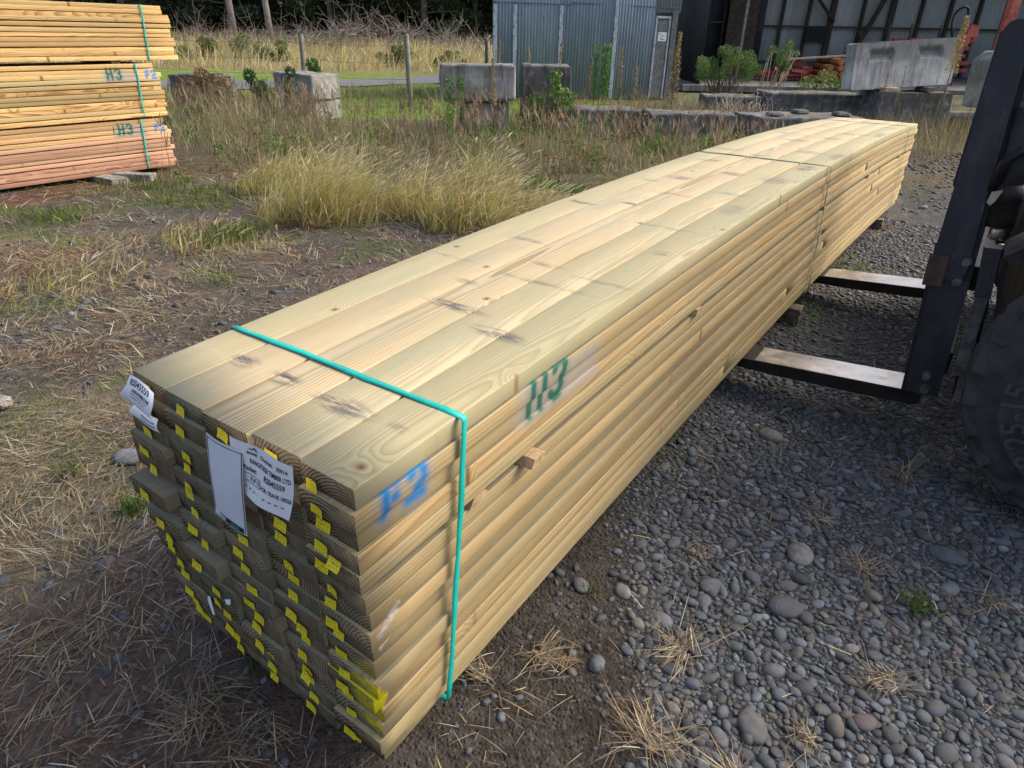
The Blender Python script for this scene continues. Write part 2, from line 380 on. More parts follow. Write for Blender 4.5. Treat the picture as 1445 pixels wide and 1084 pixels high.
class MB:
    """collects shapes in one bmesh"""
    def __init__(s): s.bm = bmesh.new(); s.mi = 0
    def _m(s, geom):
        for v in geom:
            for f in v.link_faces: f.material_index = s.mi
    def box(s, c, size, rot=None, taper=None):
        r = bmesh.ops.create_cube(s.bm, size=1.0)['verts']
        for v in r:
            if taper and v.co.z > 0: v.co.x *= taper[0]; v.co.y *= taper[1]
        M = Matrix.Translation(c) @ ((rot or Matrix.Identity(3)).to_4x4()) @ Matrix.Diagonal((*size, 1))
        bmesh.ops.transform(s.bm, matrix=M, verts=r); s._m(r); return r
    def prism(s, pts, axis, a, b):
        """extrude a 2-D outline from a to b along axis (0 x, 1 y, 2 z)"""
        def P(p, t):
            q = [p[0], p[1]]; q.insert(axis, t); return q
        v0 = [s.bm.verts.new(P(p, a)) for p in pts]; v1 = [s.bm.verts.new(P(p, b)) for p in pts]
        n = len(pts); fs = [s.bm.faces.new(v0), s.bm.faces.new(v1[::-1])]
        for i in range(n): fs.append(s.bm.faces.new((v0[i], v0[(i + 1) % n], v1[(i + 1) % n], v1[i])))
        for f in fs: f.material_index = s.mi
        return v0 + v1
    def tube(s, pts, radii, n=8, cap=True):
        pts = [Vector(p) for p in pts]; rings = []
        if not isinstance(radii, (list, tuple)): radii = [radii] * len(pts)
        up = Vector((0.13, 0.21, 0.97))
        for i, p in enumerate(pts):
            t = (pts[min(i + 1, len(pts) - 1)] - pts[max(i - 1, 0)]).normalized()
            a = t.cross(up)
            if a.length < 0.2: a = t.cross(Vector((1, 0, 0)))
            a.normalize(); b = t.cross(a)
            rings.append([s.bm.verts.new(p + (a * math.cos(k * 2 * math.pi / n) + b * math.sin(k * 2 * math.pi / n)) * radii[i]) for k in range(n)])
        for i in range(len(rings) - 1):
            for k in range(n):
                f = s.bm.faces.new((rings[i][k], rings[i][(k + 1) % n], rings[i + 1][(k + 1) % n], rings[i + 1][k])); f.smooth = True; f.material_index = s.mi
        if cap:
            for rg, rev in ((rings[0], True), (rings[-1], False)):
                f = s.bm.faces.new(rg[::-1] if not rev else rg); f.material_index = s.mi
        return [v for r in rings for v in r]
    def lathe(s, prof, n=48, M=None):
        """profile (r, h) spun about z"""
        rings = [[s.bm.verts.new((r * math.cos(k * 2 * math.pi / n), r * math.sin(k * 2 * math.pi / n), h)) for k in range(n)] for r, h in prof]
        for i in range(len(rings) - 1):
            for k in range(n):
                f = s.bm.faces.new((rings[i][k], rings[i][(k + 1) % n], rings[i + 1][(k + 1) % n], rings[i + 1][k])); f.smooth = True; f.material_index = s.mi
        vs = [v for r in rings for v in r]
        if M is not None: bmesh.ops.transform(s.bm, matrix=M, verts=vs)
        return vs
    def build(s, name, mats, parent=None, bevel=0.0, seg=2, recalc=True):
        if bevel:
            es = [e for e in s.bm.edges if len(e.link_faces) == 2 and e.calc_face_angle(0) > 0.5]
            bmesh.ops.bevel(s.bm, geom=es, offset=bevel, segments=seg, profile=0.5, affect='EDGES', clamp_overlap=True)
        if recalc: bmesh.ops.recalc_face_normals(s.bm, faces=s.bm.faces)
        me = bpy.data.meshes.new(name); s.bm.to_mesh(me); s.bm.free()
        for m in (mats if isinstance(mats, (list, tuple)) else [mats]): me.materials.append(m)
        o = bpy.data.objects.new(name, me); COL.objects.link(o)
        if parent: o.parent = parent
        return o

def copy_tree(o, parent=None):
    c = o.copy(); COL.objects.link(c)
    if parent: c.parent = parent
    for ch in list(o.children): copy_tree(ch, c)
    return c

def text_mesh(txt, size=1.0, bold=0.018):
    cu_ = bpy.data.curves.new('t', 'FONT'); cu_.body = txt; cu_.size = size; cu_.resolution_u = 3; cu_.offset = bold
    o = bpy.data.objects.new('t', cu_); COL.objects.link(o)
    dg = bpy.context.evaluated_depsgraph_get()
    me = bpy.data.meshes.new_from_object(o.evaluated_get(dg))
    V = np.array([v.co[:] for v in me.vertices]).reshape(-1, 3); Fs = [list(p.vertices) for p in me.polygons]
    bpy.data.objects.remove(o); bpy.data.meshes.remove(me); bpy.data.curves.remove(cu_)
    return V, Fs

def poly_obj(name, V, F, mat, parent=None, smooth=False):
    me = bpy.data.meshes.new(name); me.from_pydata([tuple(map(float, v)) for v in V], [], F); me.materials.append(mat)
    if smooth:
        for p in me.polygons: p.use_smooth = True
    o = bpy.data.objects.new(name, me); COL.objects.link(o)
    if parent: o.parent = parent
    return o

# ------------------------------------------------------------------ ground height and cover zones (x, y arrays)
def gravel_z(x, y):
    n = fbm(x * 1.7, y * 1.7, 3, 3) - 0.5; n2 = fbm(x * 6, y * 6, 2, 8) - 0.5
    soil = 1.08 - 1.5 * (x - 0.75) + 0.55 * n + 0.2 * n2            # bare soil under the near end
    g1 = sstep(-0.12, 0.25, y - soil) * sstep(0.45, 0.85, x + 0.3 * n)
    s, d = SD(x, y)
    far = sstep(8.8, 7.0, d)
    return np.clip(g1, 0, 1) * far
def bare_soil(x, y):
    return sstep(.35, .75, x + .25 * (fbm(x * 3, y * 3, 2, 13) - .5)) * sstep(1.6, 1.2, y)
def patch(x, y, sc, seed, lo, hi):
    return sstep(lo, hi, fbm(x * sc, y * sc, 4, seed))
def height(x, y):
    s, d = SD(x, y)
    h = (fbm(x * 0.9, y * 0.9, 3, 21) - 0.5) * 0.05 + (fbm(x * 5, y * 5, 3, 31) - 0.5) * 0.022
    h = h + np.maximum(0, sstep(27, 50, d)) * 0.72 + (fbm(x * .25, y * .25, 2, 5) - .5) * 0.25 * sstep(10, 30, d)
    h = h - 0.018 * sstep(0.3, 0.9, gravel_z(x, y))
    # worn flat where the pack and the forklift stand
    h = h * (1 - 0.55 * np.exp(-((x - 0.35) / 0.7) ** 2) * sstep(8, 6, y) * sstep(-1, 0, y))
    return h
def H(s, d):
    p = W(s, d); return float(height(np.array([p.x]), np.array([p.y]))[0])
def WG(s, d, dz=0.0):
    p = W(s, d); p.z = H(s, d) + dz; return p

# ================================================================== GROUND
def build_ground():
    def axis(lo, hi, f0, f1, fine, grow):
        a = list(np.arange(f0, f1 + 1e-6, fine)); st = fine
        while a[-1] < hi: st *= grow; a.append(a[-1] + st)
        st = fine; b = []
        c = a[0]
        while c > lo: st *= grow; c -= st; b.append(c)
        return np.array(b[::-1] + a)
    S = axis(-160, 160, -4.2, 3.6, 0.03, 1.06); D = axis(-60, 260, 0.2, 7.5, 0.03, 1.045)
    s, d = np.meshgrid(S, D)
    x = CX + s * RX + d * NX; y = CY + s * RY + d * NY
    z = height(x, y)
    ns, nd = len(S), len(D)
    V = np.stack([x, y, z], -1).reshape(-1, 3)
    i = np.arange(nd - 1)[:, None] * ns + np.arange(ns - 1)[None]
    F = np.stack([i, i + 1, i + 1 + ns, i + ns], -1).reshape(-1, 4)
    # cover colours
    soil = np.array([0.082, 0.068, 0.055]); grav = np.array([0.060, 0.063, 0.068]); straw = np.array([0.19, 0.145, 0.095])
    moss = np.array([0.125, 0.052, 0.028]); green = np.array([0.075, 0.105, 0.022]); lawn = np.array([0.15, 0.22, 0.035]); bank = np.array([0.23, 0.19, 0.09])
    f1 = fbm(x * 1.1, y * 1.1, 4, 51)[..., None]; f2 = fbm(x * 0.8 + 9, y * 0.8, 4, 61)[..., None]; f3 = fbm(x * 4, y * 4, 3, 71)[..., None]
    c = soil * (0.75 + 0.6 * f3)
    c = c + (straw - c) * (sstep(0.40, 0.62, f1) * 0.65 * sstep(0.3, 0.6, f3) * (1 - bare_soil(x, y))[..., None])
    c = c + (np.array([.050, .044, .038]) * (.7 + .6 * f3) - c) * (.9 * bare_soil(x, y))[..., None]
    c = c + (moss - c) * (sstep(0.54, 0.64, f2) * 0.6 * (1 - bare_soil(x, y))[..., None])
    c = c + (green - c) * (sstep(0.56, 0.68, fbm(x * 1.4, y * 1.4 + 4, 4, 81)[..., None]) * 0.75 * (1 - bare_soil(x, y))[..., None] * sstep(1.2, 3.0, d)[..., None])
    g = gravel_z(x, y)[..., None]
    c = c + (grav - c) * g * 0.9
    gl = sstep(0.50, 0.6, fbm(x * 0.9 + 3, y * 0.9, 3, 91))[..., None] * (1 - g) * sstep(9, 6, d)[..., None]
    c = c + (grav - c) * gl * 0.4
    weed = np.array([0.085, 0.070, 0.040])
    c = c + (weed - c) * (sstep(6.5, 8.5, d) * sstep(14, 12, d))[..., None] * 0.7
    lz = (sstep(12.6, 13.6, d + 1.4 * (f1[..., 0] - .5)) * sstep(29, 26.5, d))[..., None]
    c = c + (lawn * (0.7 + 0.6 * f3) - c) * lz * 0.92
    c = c + (bank * (0.7 + 0.6 * f3) - c) * sstep(26.5, 28, d)[..., None]
    yard = (sstep(2.2, 3.2, s) * sstep(13.5, 15, d))[..., None]
    c = c + (np.array([0.12, 0.105, 0.08]) - c) * yard * 0.8
    G_ = G('ground', 0.95, 0.12)
    p = G_.pos()
    cc = G_.attr('col').outputs['Color']
    n1 = G_.noise(p, 16.0, 6.0, 0.7); n2 = G_.noise(p, 90.0, 4.0, 0.7)
    k = G_.mix(1.0, cc, G_.ramp(n1, [(0.25, 0.45), (0.5, 0.95), (0.75, 1.6)]), 'MULTIPLY')
    vo = G_.n('TexVoronoi', {'Vector': p, 'Scale': 85.0, 'Randomness': 1.0})
    grit = G_.mr(G_.sep(vo.outputs['Color'])[0], 0.62, 0.95)
    k = G_.mix(G_.math('MULTIPLY', grit, 0.35), k, (0.15, 0.145, 0.14))
    k = G_.mix(G_.mr(n2, 0.55, 0.8, 0.0, 0.6), k, (0.02, 0.018, 0.016))
    G_.col(k)
    G_.bump(G_.math('ADD', G_.math('MULTIPLY', n1, 2.0), G_.math('ADD', n2, G_.mr(vo.outputs['Distance'], 0.0, 0.6, 0.7, 0.0))), 0.8, 0.012)
    o = mesh_np('ground', V, F, G_.m, smooth=True, attrs={'col': c.reshape(-1, 3)})
    tag(o, 'rough yard ground of dark soil, gravel and grass under everything', 'ground', kind='structure')
    # road beyond the lawn
    A = W(-60, 8.8 - 60 * -0.4); 
    gr = G('asphalt', 0.9, 0.2); pp = gr.pos()
    gr.col(gr.mix(gr.noise(pp, 40.0, 4.0), (0.095, 0.10, 0.11), (0.17, 0.175, 0.185)))
    gr.bump(gr.noise(pp, 160.0, 3.0), 0.4, 0.006)
    n = 60; S = np.linspace(-60, 1.5, n)
    Vr = []
    for q, off in ((0, 0), (1, 1)):
        for s0 in S:
            d0 = 24.35 + 0.93 * s0 * 0.9 + (3.9 if q else 0.25) if s0 > -8 else 24.35 + 0.93 * -8 * 0.9 + (s0 + 8) * 0.55 + (3.9 if q else 0.25)
            d0 = max(d0, 2 + 12)
            pz = W(s0, d0); Vr.append((pz.x, pz.y, 0))
    Vr = np.array(Vr); Vr[:, 2] = height(Vr[:, 0], Vr[:, 1]) + 0.03
    i = np.arange(n - 1)
    o = mesh_np('road', Vr, np.stack([i, i + 1, i + 1 + n, i + n], -1), gr.m, smooth=True)
    tag(o, 'narrow grey road beyond the lawn', 'road', kind='structure')
build_ground()

# ================================================================== TIMBER PACK ON THE FORKS
def board_mesh(name, w_, t, y0, y1, path, mats, seg=40, r=0.0035, x0=0.0, z0=0.0, parent=None, yr=0.0, endskew=0.0):
    """a sawn board from y0 to y1; path(y) gives (dx, dz); local 'rest' coordinates drive the grain"""
    prof = []
    for cx_, cz_, a0 in ((w_ / 2 - r, t / 2 - r, 0), (-w_ / 2 + r, t / 2 - r, 90), (-w_ / 2 + r, -t / 2 + r, 180), (w_ / 2 - r, -t / 2 + r, 270)):
        for k in range(3):
            a = rad(a0 + 45 * k); prof.append((cx_ + r * math.cos(a), cz_ + r * math.sin(a)))
    prof = np.array(prof); n = len(prof)
    ys = np.linspace(y0, y1, seg + 1)
    V = np.zeros((seg + 1, n, 3)); R = np.zeros((seg + 1, n, 3))
    for i, y in enumerate(ys):
        dx, dz = path(y)
        V[i, :, 0] = prof[:, 0] + x0 + dx; V[i, :, 2] = prof[:, 1] + z0 + dz; V[i, :, 1] = y
        R[i, :, 0] = prof[:, 0]; R[i, :, 2] = prof[:, 1]; R[i, :, 1] = y + yr
    V[0, :, 1] += endskew * prof[:, 0]
    V = V.reshape(-1, 3); R = R.reshape(-1, 3)
    i = np.arange(seg)[:, None] * n; k = np.arange(n)[None]; k2 = (k + 1) % n
    F = np.stack([i + k, i + n + k, i + n + k2, i + k2], -1).reshape(-1, 4)
    caps = np.stack([np.arange(n), seg * n + np.arange(n)[::-1]])
    o = mesh_np(name, V, [F, caps], mats, parent, attrs={'rest': R}, midx=np.r_[np.zeros(len(F)), 1, 1])
    return o

PW, PLEN, BT, GAP = 0.70, 6.84, 0.0436, 0.021
def pack_bottom(y): return 0.171 - 0.0078 * (y - 3.25) ** 2
NL = 16
PH = NL * BT + GAP
def layer_z(i):                          # centre height of layer i (0 on top) above the pack's underside
    z = PH - BT * (i + 0.5)
    return z if i < 5 else z - GAP

M_TAGY = G('yellow_tag', 0.45, 0.4)
def _tag():
    g = M_TAGY; uv = g.attr('rest').outputs['Vector']; x, y, z = g.sep(uv)
    r = g.rnd()
    rows = g.math('FRACT', g.math('MULTIPLY', y, 3.0))
    row = g.math('FLOOR', g.math('MULTIPLY', y, 3.0))
    letters = g.noise(g.comb(g.math('MULTIPLY', x, 16.0), g.math('MULTIPLY_ADD', row, 7.1, g.math('MULTIPLY', y, 5.0)), g.math('MULTIPLY', r, 9.0)), 1.0, 2.0)
    ink = g.math('MULTIPLY', g.mr(letters, 0.50, 0.56), g.math('MULTIPLY', g.mr(rows, 0.2, 0.3), g.mr(rows, 0.85, 0.75)))
    ink = g.math('MULTIPLY', ink, g.math('MULTIPLY', g.mr(x, 0.08, 0.14), g.mr(x, 0.9, 0.84)))
    g.col(g.mix(g.math('MULTIPLY', ink, 0.75), (0.78, 0.62, 0.012), (0.09, 0.075, 0.02)))
_tag(); M_TAGY = M_TAGY.m
M_PAPER = simple('white_paper', (0.80, 0.81, 0.84), 0.55, var=0.04, scale=14)
M_INK = simple('black_ink', (0.02, 0.02, 0.025), 0.6, var=0.1)
M_FILM = simple('grey_film', (0.66, 0.68, 0.76), 0.4, var=0.05, scale=10)
M_TEALP = simple('teal_print', (0.01, 0.20, 0.15), 0.5, var=0.15, scale=60)
def strapmat(name, c):
    g = G(name, 0.42, 0.4); p = g.pos()
    nz = g.noise(p, 120.0, 3.0)
    g.col(g.mix(g.mr(g.noise(p, 9.0, 3.0), 0.35, 0.7), c, tuple(v * 0.72 for v in c)))
    g.bump(nz, 0.3, 0.0006); return g.m
M_STRAP = strapmat('teal_strap', (0.008, 0.40, 0.345)); M_STRAPD = strapmat('dark_teal_strap', (0.02, 0.12, 0.115))

def end_tag(parent, x, z, y, w_=0.043, h=0.026, tilt=0.0, curl=0.006):
    n = 5; V = []; R = []
    ca, sa = math.cos(tilt), math.sin(tilt)
    k1, k2 = random.uniform(-.3, 1), random.uniform(0, 1)
    for j in range(4):
        for i in range(n):
            u = i / (n - 1); v = j / 3
            a, b = (u - .5) * w_, (v - .5) * h
            yy = y - 0.0016 - curl * (k1 * (u - .3) ** 2 * 1.6 + k2 * (1 - v) ** 2 * 0.8) 
            V.append((x + a * ca - b * sa, yy, z + a * sa + b * ca)); R.append((u, v, 0))
    F = [(j * n + i, j * n + i + 1, (j + 1) * n + i + 1, (j + 1) * n + i) for j in range(3) for i in range(n - 1)]
    return mesh_np('end_tag', V, np.array(F), M_TAGY, parent, smooth=True, attrs={'rest': R})

def strap_mesh(parent, mat, ytl, ytr, ybr, ybl, zf, x0, x1, w_=0.0165, lift=0.0035, hb=0.0):
    """band around the pack; y at the four corners, zf(y) -> (bottom, top)"""
    def pt(x, y, z): return Vector((x, y, z))
    path = []
    N = 14; e = 0.0015
    for k in range(N + 1):
        t = k / N; y = ytl + (ytr - ytl) * t; x = x0 + (x1 - x0) * t
        path.append((pt(x, y, zf(y)[1] + e + lift * math.sin(math.pi * t) * 0.6), Vector((0, 0, 1)) if 0 < k < N else Vector((1 if k else -1, 0, 1)).normalized()))
    for k in range(0, N + 1):
        t = k / N; y = ytr + (ybr - ytr) * t; b, tp = zf(y); z = tp - 0.006 + (b - tp + 0.010) * t
        path.append((pt(x1 + e + 0.0022 * math.sin(math.pi * t), y, z), Vector((1, 0, 0))))
    for k in range(0, N + 1):
        t = k / N; y = ybr + (ybl - ybr) * t; x = x1 - 0.004 + (x0 - x1 + 0.008) * t
        path.append((pt(x, y, zf(y)[0] - e), Vector((0, 0, -1))))
    for k in range(0, N):
        t = k / N; y = ybl + (ytl - ybl) * t; b, tp = zf(y); z = b + 0.004 + (tp - b - 0.010) * t
        path.append((pt(x0 - e, y, z), Vector((-1, 0, 0))))
    V = []; th = 0.0009; n = len(path)
    for i, (p, nr) in enumerate(path):
        t = (path[(i + 1) % n][0] - path[i - 1][0]).normalized(); sdv = t.cross(nr).normalized()
        wob = .0012 * math.sin(i * .9) + .0008 * math.sin(i * 2.3)
        for a, b in ((-1, 0), (1, 0), (1, 1), (-1, 1)): V.append(p + sdv * (a * w_ / 2 + wob) + nr * (b * th + a * .0008 * math.sin(i * 1.3)))
    F = []
    for i in range(n):
        j = (i + 1) % n
        for k in range(4): F.append((i * 4 + k, i * 4 + (k + 1) % 4, j * 4 + (k + 1) % 4, j * 4 + k))
    o = mesh_np('strap', V, np.array(F), mat, parent)
    return o

M_STICK = simple('split_stick_wood', (0.36, 0.26, 0.15), .85, var=.35, scale=40, dark=(0.12, 0.085, 0.05), darkscale=25, bump=.002)
def build_pack():
    root = thing('timber_pack', 'long pale pine timber pack strapped with teal bands, resting on the forklift forks', 'timber pack', (0, 0, 0))
    rg = random.Random(3)
    bw = PW / 5
    lx = [rg.uniform(-.003, .004) for _ in range(NL)]
    for i in range(NL):
        off = lx[i] + (0.0 if i < 5 else -0.001)
        for c in range(5):
            y0 = rg.gauss(0, 0.0045) * (2.2 if rg.random() < .12 else 1) + (0.0 if i == 0 else 0.004 * math.sin(i * 1.9 + c * 0.7))
            if i == 0: y0 = [0.008, 0.004, 0.0, 0.010, 0.004][c]
            if i in (1, 2, 3) and c == 2: y0 += 0.016
            if i == 1 and c in (3,): y0 += 0.035
            y0 -= 0.036 * math.sin(math.pi * min(1, i / 14.5)) ** .8 * max(0, 1 - c / 3.6) * rg.uniform(.55, 1.25) if i else 0
            y1 = PLEN + rg.gauss(0, 0.02) + (0.02 if c < 3 else -0.03)
            zc = layer_z(i) + (rg.uniform(-.0006, .0006) if i else rg.uniform(-.0018, .0012))
            ph, am = rg.uniform(0, 6), rg.uniform(0.0005, 0.0016)
            jx = (rg.choice((rg.uniform(-.002, .002), rg.uniform(-.002, .002), rg.uniform(-.009, .004))) if i else rg.uniform(-.001, .0015)) + (off if c == 4 else off * 0.4)
            def path(y, ph=ph, am=am): return am * math.sin(y * 1.7 + ph), pack_bottom(y) + 0.0006 * math.sin(y * 2.3 + ph)
            if i == 0: top = M_TOP
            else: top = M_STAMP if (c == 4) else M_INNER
            w_ = bw - (0.0066 if i == 0 else 0.0012); t_ = BT - rg.uniform(.0002, .0010)
            # joints: some edge boards of this pack are two shorter lengths butted together
            cut = None
            if c == 4 and i in (3, 5, 7, 8, 9, 10, 12, 14): cut = {3: 4.35, 5: 5.05, 7: 4.9, 8: 3.55, 9: 5.3, 10: 3.6, 12: 2.9, 14: 1.9}[i] + rg.uniform(-.1, .1)
            segs = [(y0, y1)] if cut is None else [(y0, cut), (cut + rg.uniform(.012, .035), y1)]
            for q, (a, b) in enumerate(segs):
                bo = board_mesh('board', w_, t_, a, b, path, [top, M_END], 44 if q == 0 else 24, 0.0028 if i == 0 else rg.choice((.0012, .0018, .003)),
                                (c + .5) * bw + jx, zc, root, yr=rg.uniform(0, 60), endskew=rg.uniform(-.03, .03))
                if q == 0:
                    ek = rg.random()
                    if not (i in (2, 3) and c in (2, 3)) or ek < .3:
                        end_tag(bo, (c + .5) * bw + rg.uniform(-.013, .013) - (0.022 if c == 4 else 0) + jx, zc + pack_bottom(a) + rg.uniform(-.009, .002), a - 0.004, tilt=rg.uniform(-.14, .10),
                                w_=rg.uniform(.029, .036), h=rg.uniform(.0175, .022))
                        if ek > 0.95: end_tag(bo, (c + .5) * bw + rg.uniform(.0, .03) + jx, zc + pack_bottom(a) - 0.014, a - 0.009, tilt=rg.uniform(-.3, .1), w_=0.03, h=.02, curl=.014)
    # spacer sticks in the gap between the fifth and sixth layers
    zg = PH - 5 * BT - GAP / 2
    for y, x1, dz in ((0.30, 0.701, -.0), (0.485, 0.730, 0.0), (1.50, 0.708, 0), (3.3, 0.70, 0), (4.55, 0.706, 0), (6.0, 0.703, 0)):
        mb = MB(); L = x1 + 0.02
        mb.prism([(-.024, -.010), (.016, -.0102), (.026, .004), (.020, .0102), (-.022, .0102)], 0, -0.02, x1)
        for v in mb.bm.verts:
            v.co.y += y + v.co.x * .02 + (0.012 * (v.co.z > 0) if v.co.x > .1 else 0); v.co.z += pack_bottom(y) + zg
        mb.build('spacer_stick', [M_STICK], root, bevel=0.002)
        me = root.children[-1] if False else None
    # straps
    zf = lambda y: (pack_bottom(y), pack_bottom(y) + PH)
    tag(strap_mesh(root, M_STRAP, 0.262, 0.268, 0.192, 0.20, zf, -0.004, 0.7085), 'bright teal strap')
    tag(strap_mesh(root, M_STRAPD, 3.205, 3.184, 3.362, 3.35, zf, -0.004, 0.7085), 'dark teal strap')
    tag(strap_mesh(root, M_STRAPD, 6.16, 6.13, 6.285, 6.27, zf, -0.004, 0.7085), 'dark teal strap')

    # paper docket on the end face
    zt = pack_bottom(0)
    def sheet(name, corners, bulge, nu=27, nv=17, mat=M_PAPER, edge=None):
        TL, TR, BR, BL = [Vector(c) for c in corners]; V = []
        for j in range(nv):
            for i in range(nu):
                u, v = i / (nu - 1), j / (nv - 1)
                p = (TL * (1 - u) + TR * u) * (1 - v) + (BL * (1 - u) + BR * u) * v
                p = p + Vector(bulge(u, v)); V.append(p)
        F = [(j * nu + i, (j + 1) * nu + i, (j + 1) * nu + i + 1, j * nu + i + 1) for j in range(nv - 1) for i in range(nu - 1)]
        return mesh_np(name, V, np.array(F), mat, None, smooth=True), (lambda u, v: (TL * (1 - u) + TR * u) * (1 - v) + (BL * (1 - u) + BR * u) * v + Vector(bulge(u, v)))
    def write(sheet_o, fn, items):
        """items: (text, u, v, size); sizes in sheet widths; lines run along u"""
        for txt, u0, v0, wid, asp, it in items:
            V, F = text_mesh(txt); sz = wid / max(V[:, 0].max(), 1e-3)
            P = [fn(u0 + (x + it * y) * sz, v0 - y * sz * asp) + Vector((0, -0.0007, 0)) for x, y, z in V]
            o = poly_obj('printed_line', P, F, M_INK, sheet_o)
    def rect(sheet_o, fn, u0, v0, u1, v1, mat=M_INK, name='printed_line'):
        n = 12 if abs(u1 - u0) > .2 else 3; P = []
        if abs(v1 - v0) > .3:
            for k in range(13):
                v = v0 + (v1 - v0) * k / 12; P += [fn(u0, v) + Vector((0, -.0006, 0)), fn(u1, v) + Vector((0, -.0006, 0))]
            poly_obj(name, P, [(2 * k, 2 * k + 2, 2 * k + 3, 2 * k + 1) for k in range(12)], mat, sheet_o); return
        for k in range(n + 1):
            u = u0 + (u1 - u0) * k / n
            P += [fn(u, v0) + Vector((0, -.0006, 0)), fn(u, v1) + Vector((0, -.0006, 0))]
        F = [(2 * k, 2 * k + 1, 2 * k + 3, 2 * k + 2) for k in range(n)]
        poly_obj(name, P, F, mat, sheet_o)
    yd = -0.024
    b1 = lambda u, v: (0.004 * math.sin(v * 3), -0.004 * math.sin(math.pi * u) * (0.4 + v) - 0.004 * v * v - 0.0025 * math.sin(u * 9 + v * 3), 0.003 * math.sin(u * 5))
    sh, fn = sheet('paper_docket', ((0.420, yd - .008, 0.824), (0.594, yd - .006, 0.834), (0.560, yd - .008, 0.706), (0.405, yd - .008, 0.706)), b1)
    sh.parent = root
    tag(sh, 'printed white docket sheet')
    write(sh, fn, [('Docket:   35914', 0.50, 0.19, 0.43, 1.5, 0.0), ('RANGITIKEI TIMBER LTD', 0.325, 0.345, 0.645, 2.0, 0.0), ('Packet:', 0.21, 0.50, 0.22, 1.6, 0), ('RS045559', 0.57, 0.51, 0.32, 1.8, 0),
                   ('8 of 13', 0.325, 0.665, 0.17, 1.9, 0), ('POR: TRAVIS 100326', 0.53, 0.695, 0.455, 2.1, 0), ('MANNIES', 0.29, 0.185, 0.16, 1.9, .2)])
    for k in range(8): rect(sh, fn, 0.22 + k * 0.09, 0.815, 0.22 + k * 0.09 + (0.045 if k != 3 else .01), 0.835)
    for a in ((.22, .555, .515, .565), (.22, .70, .515, .71), (.507, .555, .515, .71)): rect(sh, fn, *a)
    # black ridge emblem over the name
    poly_obj('printed_emblem', [fn(.31 + a * .16, .105 - b * .08) + Vector((0, -.0007, 0)) for a, b in ((0, 0), (.3, .5), (.42, .3), (.65, .9), (1, 0), (.7, .2), (.6, .45), (.4, .05), (.25, .2))], [list(range(9))], M_INK, sh)
    # folded film sleeve that hides the docket's left half
    b2 = lambda u, v: (0.010 * math.sin(v * 3.0) * (1 - u * .3), -0.007 * math.sin(math.pi * (0.15 + u * .8)) - 0.007 * v - 0.005 * math.sin(v * 4.2), 0.010 * math.sin(u * 3.1 + 1) * (v > .9))
    fo, f2 = sheet('folded_sleeve', ((0.350, yd - .009, 0.806), (0.458, yd - .009, 0.806), (0.418, yd - .012, 0.606), (0.318, yd - .012, 0.598)), b2, 20, 30, M_FILM)
    fo.parent = root; tag(fo, 'blank pale sleeve folded over docket')
    for a in ((.03, .025, .97, .032), (.03, .02, .05, .985), (.965, .02, .985, .975)): rect(fo, f2, *a)
    rect(fo, f2, .03, .975, .95, .985)
    rect(fo, f2, .45, .915, .93, .985, M_INK, 'printed_corner'); rect(fo, f2, .60, .93, .82, .97, M_TEALP, 'printed_corner')
    for o in fo.children:
        if o.name.startswith('printed_corner'):
            for v in o.data.vertices: v.co.y -= 0.0006 if 'teal' in o.data.materials[0].name else 0.0003
    # white label bent over the top left corner
    b3 = lambda u, v: (0.010 * math.sin(v * 5) - 0.012 * v * (1 - u), -0.012 * math.sin(math.pi * v) - 0.010 * u * v, -0.010 * u * u * (1 - v) + 0.004 * math.sin(u * 4))
    zt = pack_bottom(0) + PH
    la, f3 = sheet('corner_label', ((0.044, -.014, zt + .010), (0.136, -.016, zt + .012), (0.150, -.022, zt - .058), (0.020, -.024, zt - .054)), b3, 21, 21, M_PAPER)
    la.parent = root; tag(la, 'white label bent over top corner')
    write(la, f3, [('RS045559', 0.12, 0.22, 0.72, 1.3, 0)])
    for k in range(14): rect(la, f3, .30 + k * .042, .30, .30 + k * .042 + random.choice((.014, .022, .03)), .40)
    for k in range(9): rect(la, f3, .30 + k * .06, .45, .30 + k * .06 + random.choice((.03, .05)), .475)
    for k in range(7): rect(la, f3, .36 + k * .06, .55, .36 + k * .06 + random.choice((.03, .05)), .575)
    for k in range(8): rect(la, f3, .22 + k * .07, .82, .22 + k * .07 + random.choice((.03, .05)), .84)
    lb, f4 = sheet('label_tail', ((0.052, -.022, zt - .052), (0.142, -.024, zt - .058), (0.148, -.028, zt - .088), (0.030, -.030, zt - .080)), lambda u, v: (0, -0.006 * math.sin(v * 3), 0.003 * math.sin(u * 7)), 20, 12, M_PAPER)
    lb.parent = la
    for k in range(9): rect(lb, f4, .42 + k * .055, .30, .42 + k * .055 + .03, .42); rect(lb, f4, .42 + k * .055, .56, .42 + k * .055 + .035, .68)
    # torn white corners of old labels lower down
    for x, z, w_, h, tl in ((0.245, 0.315, .022, .026, .5), (0.155, 0.235, .012, .045, .6)):
        ca, sa = math.cos(tl), math.sin(tl)
        poly_obj('label_scrap', [(x + a * ca - b * sa, -.022 - .01 * (b < 0), z + a * sa + b * ca) for a, b in ((-w_, h / 2), (w_, h / 2), (w_ * .7, -h / 2), (-w_ * .3, -h / 2))], [(0, 1, 2, 3)], M_PAPER, root)
    return root
pack = build_pack()

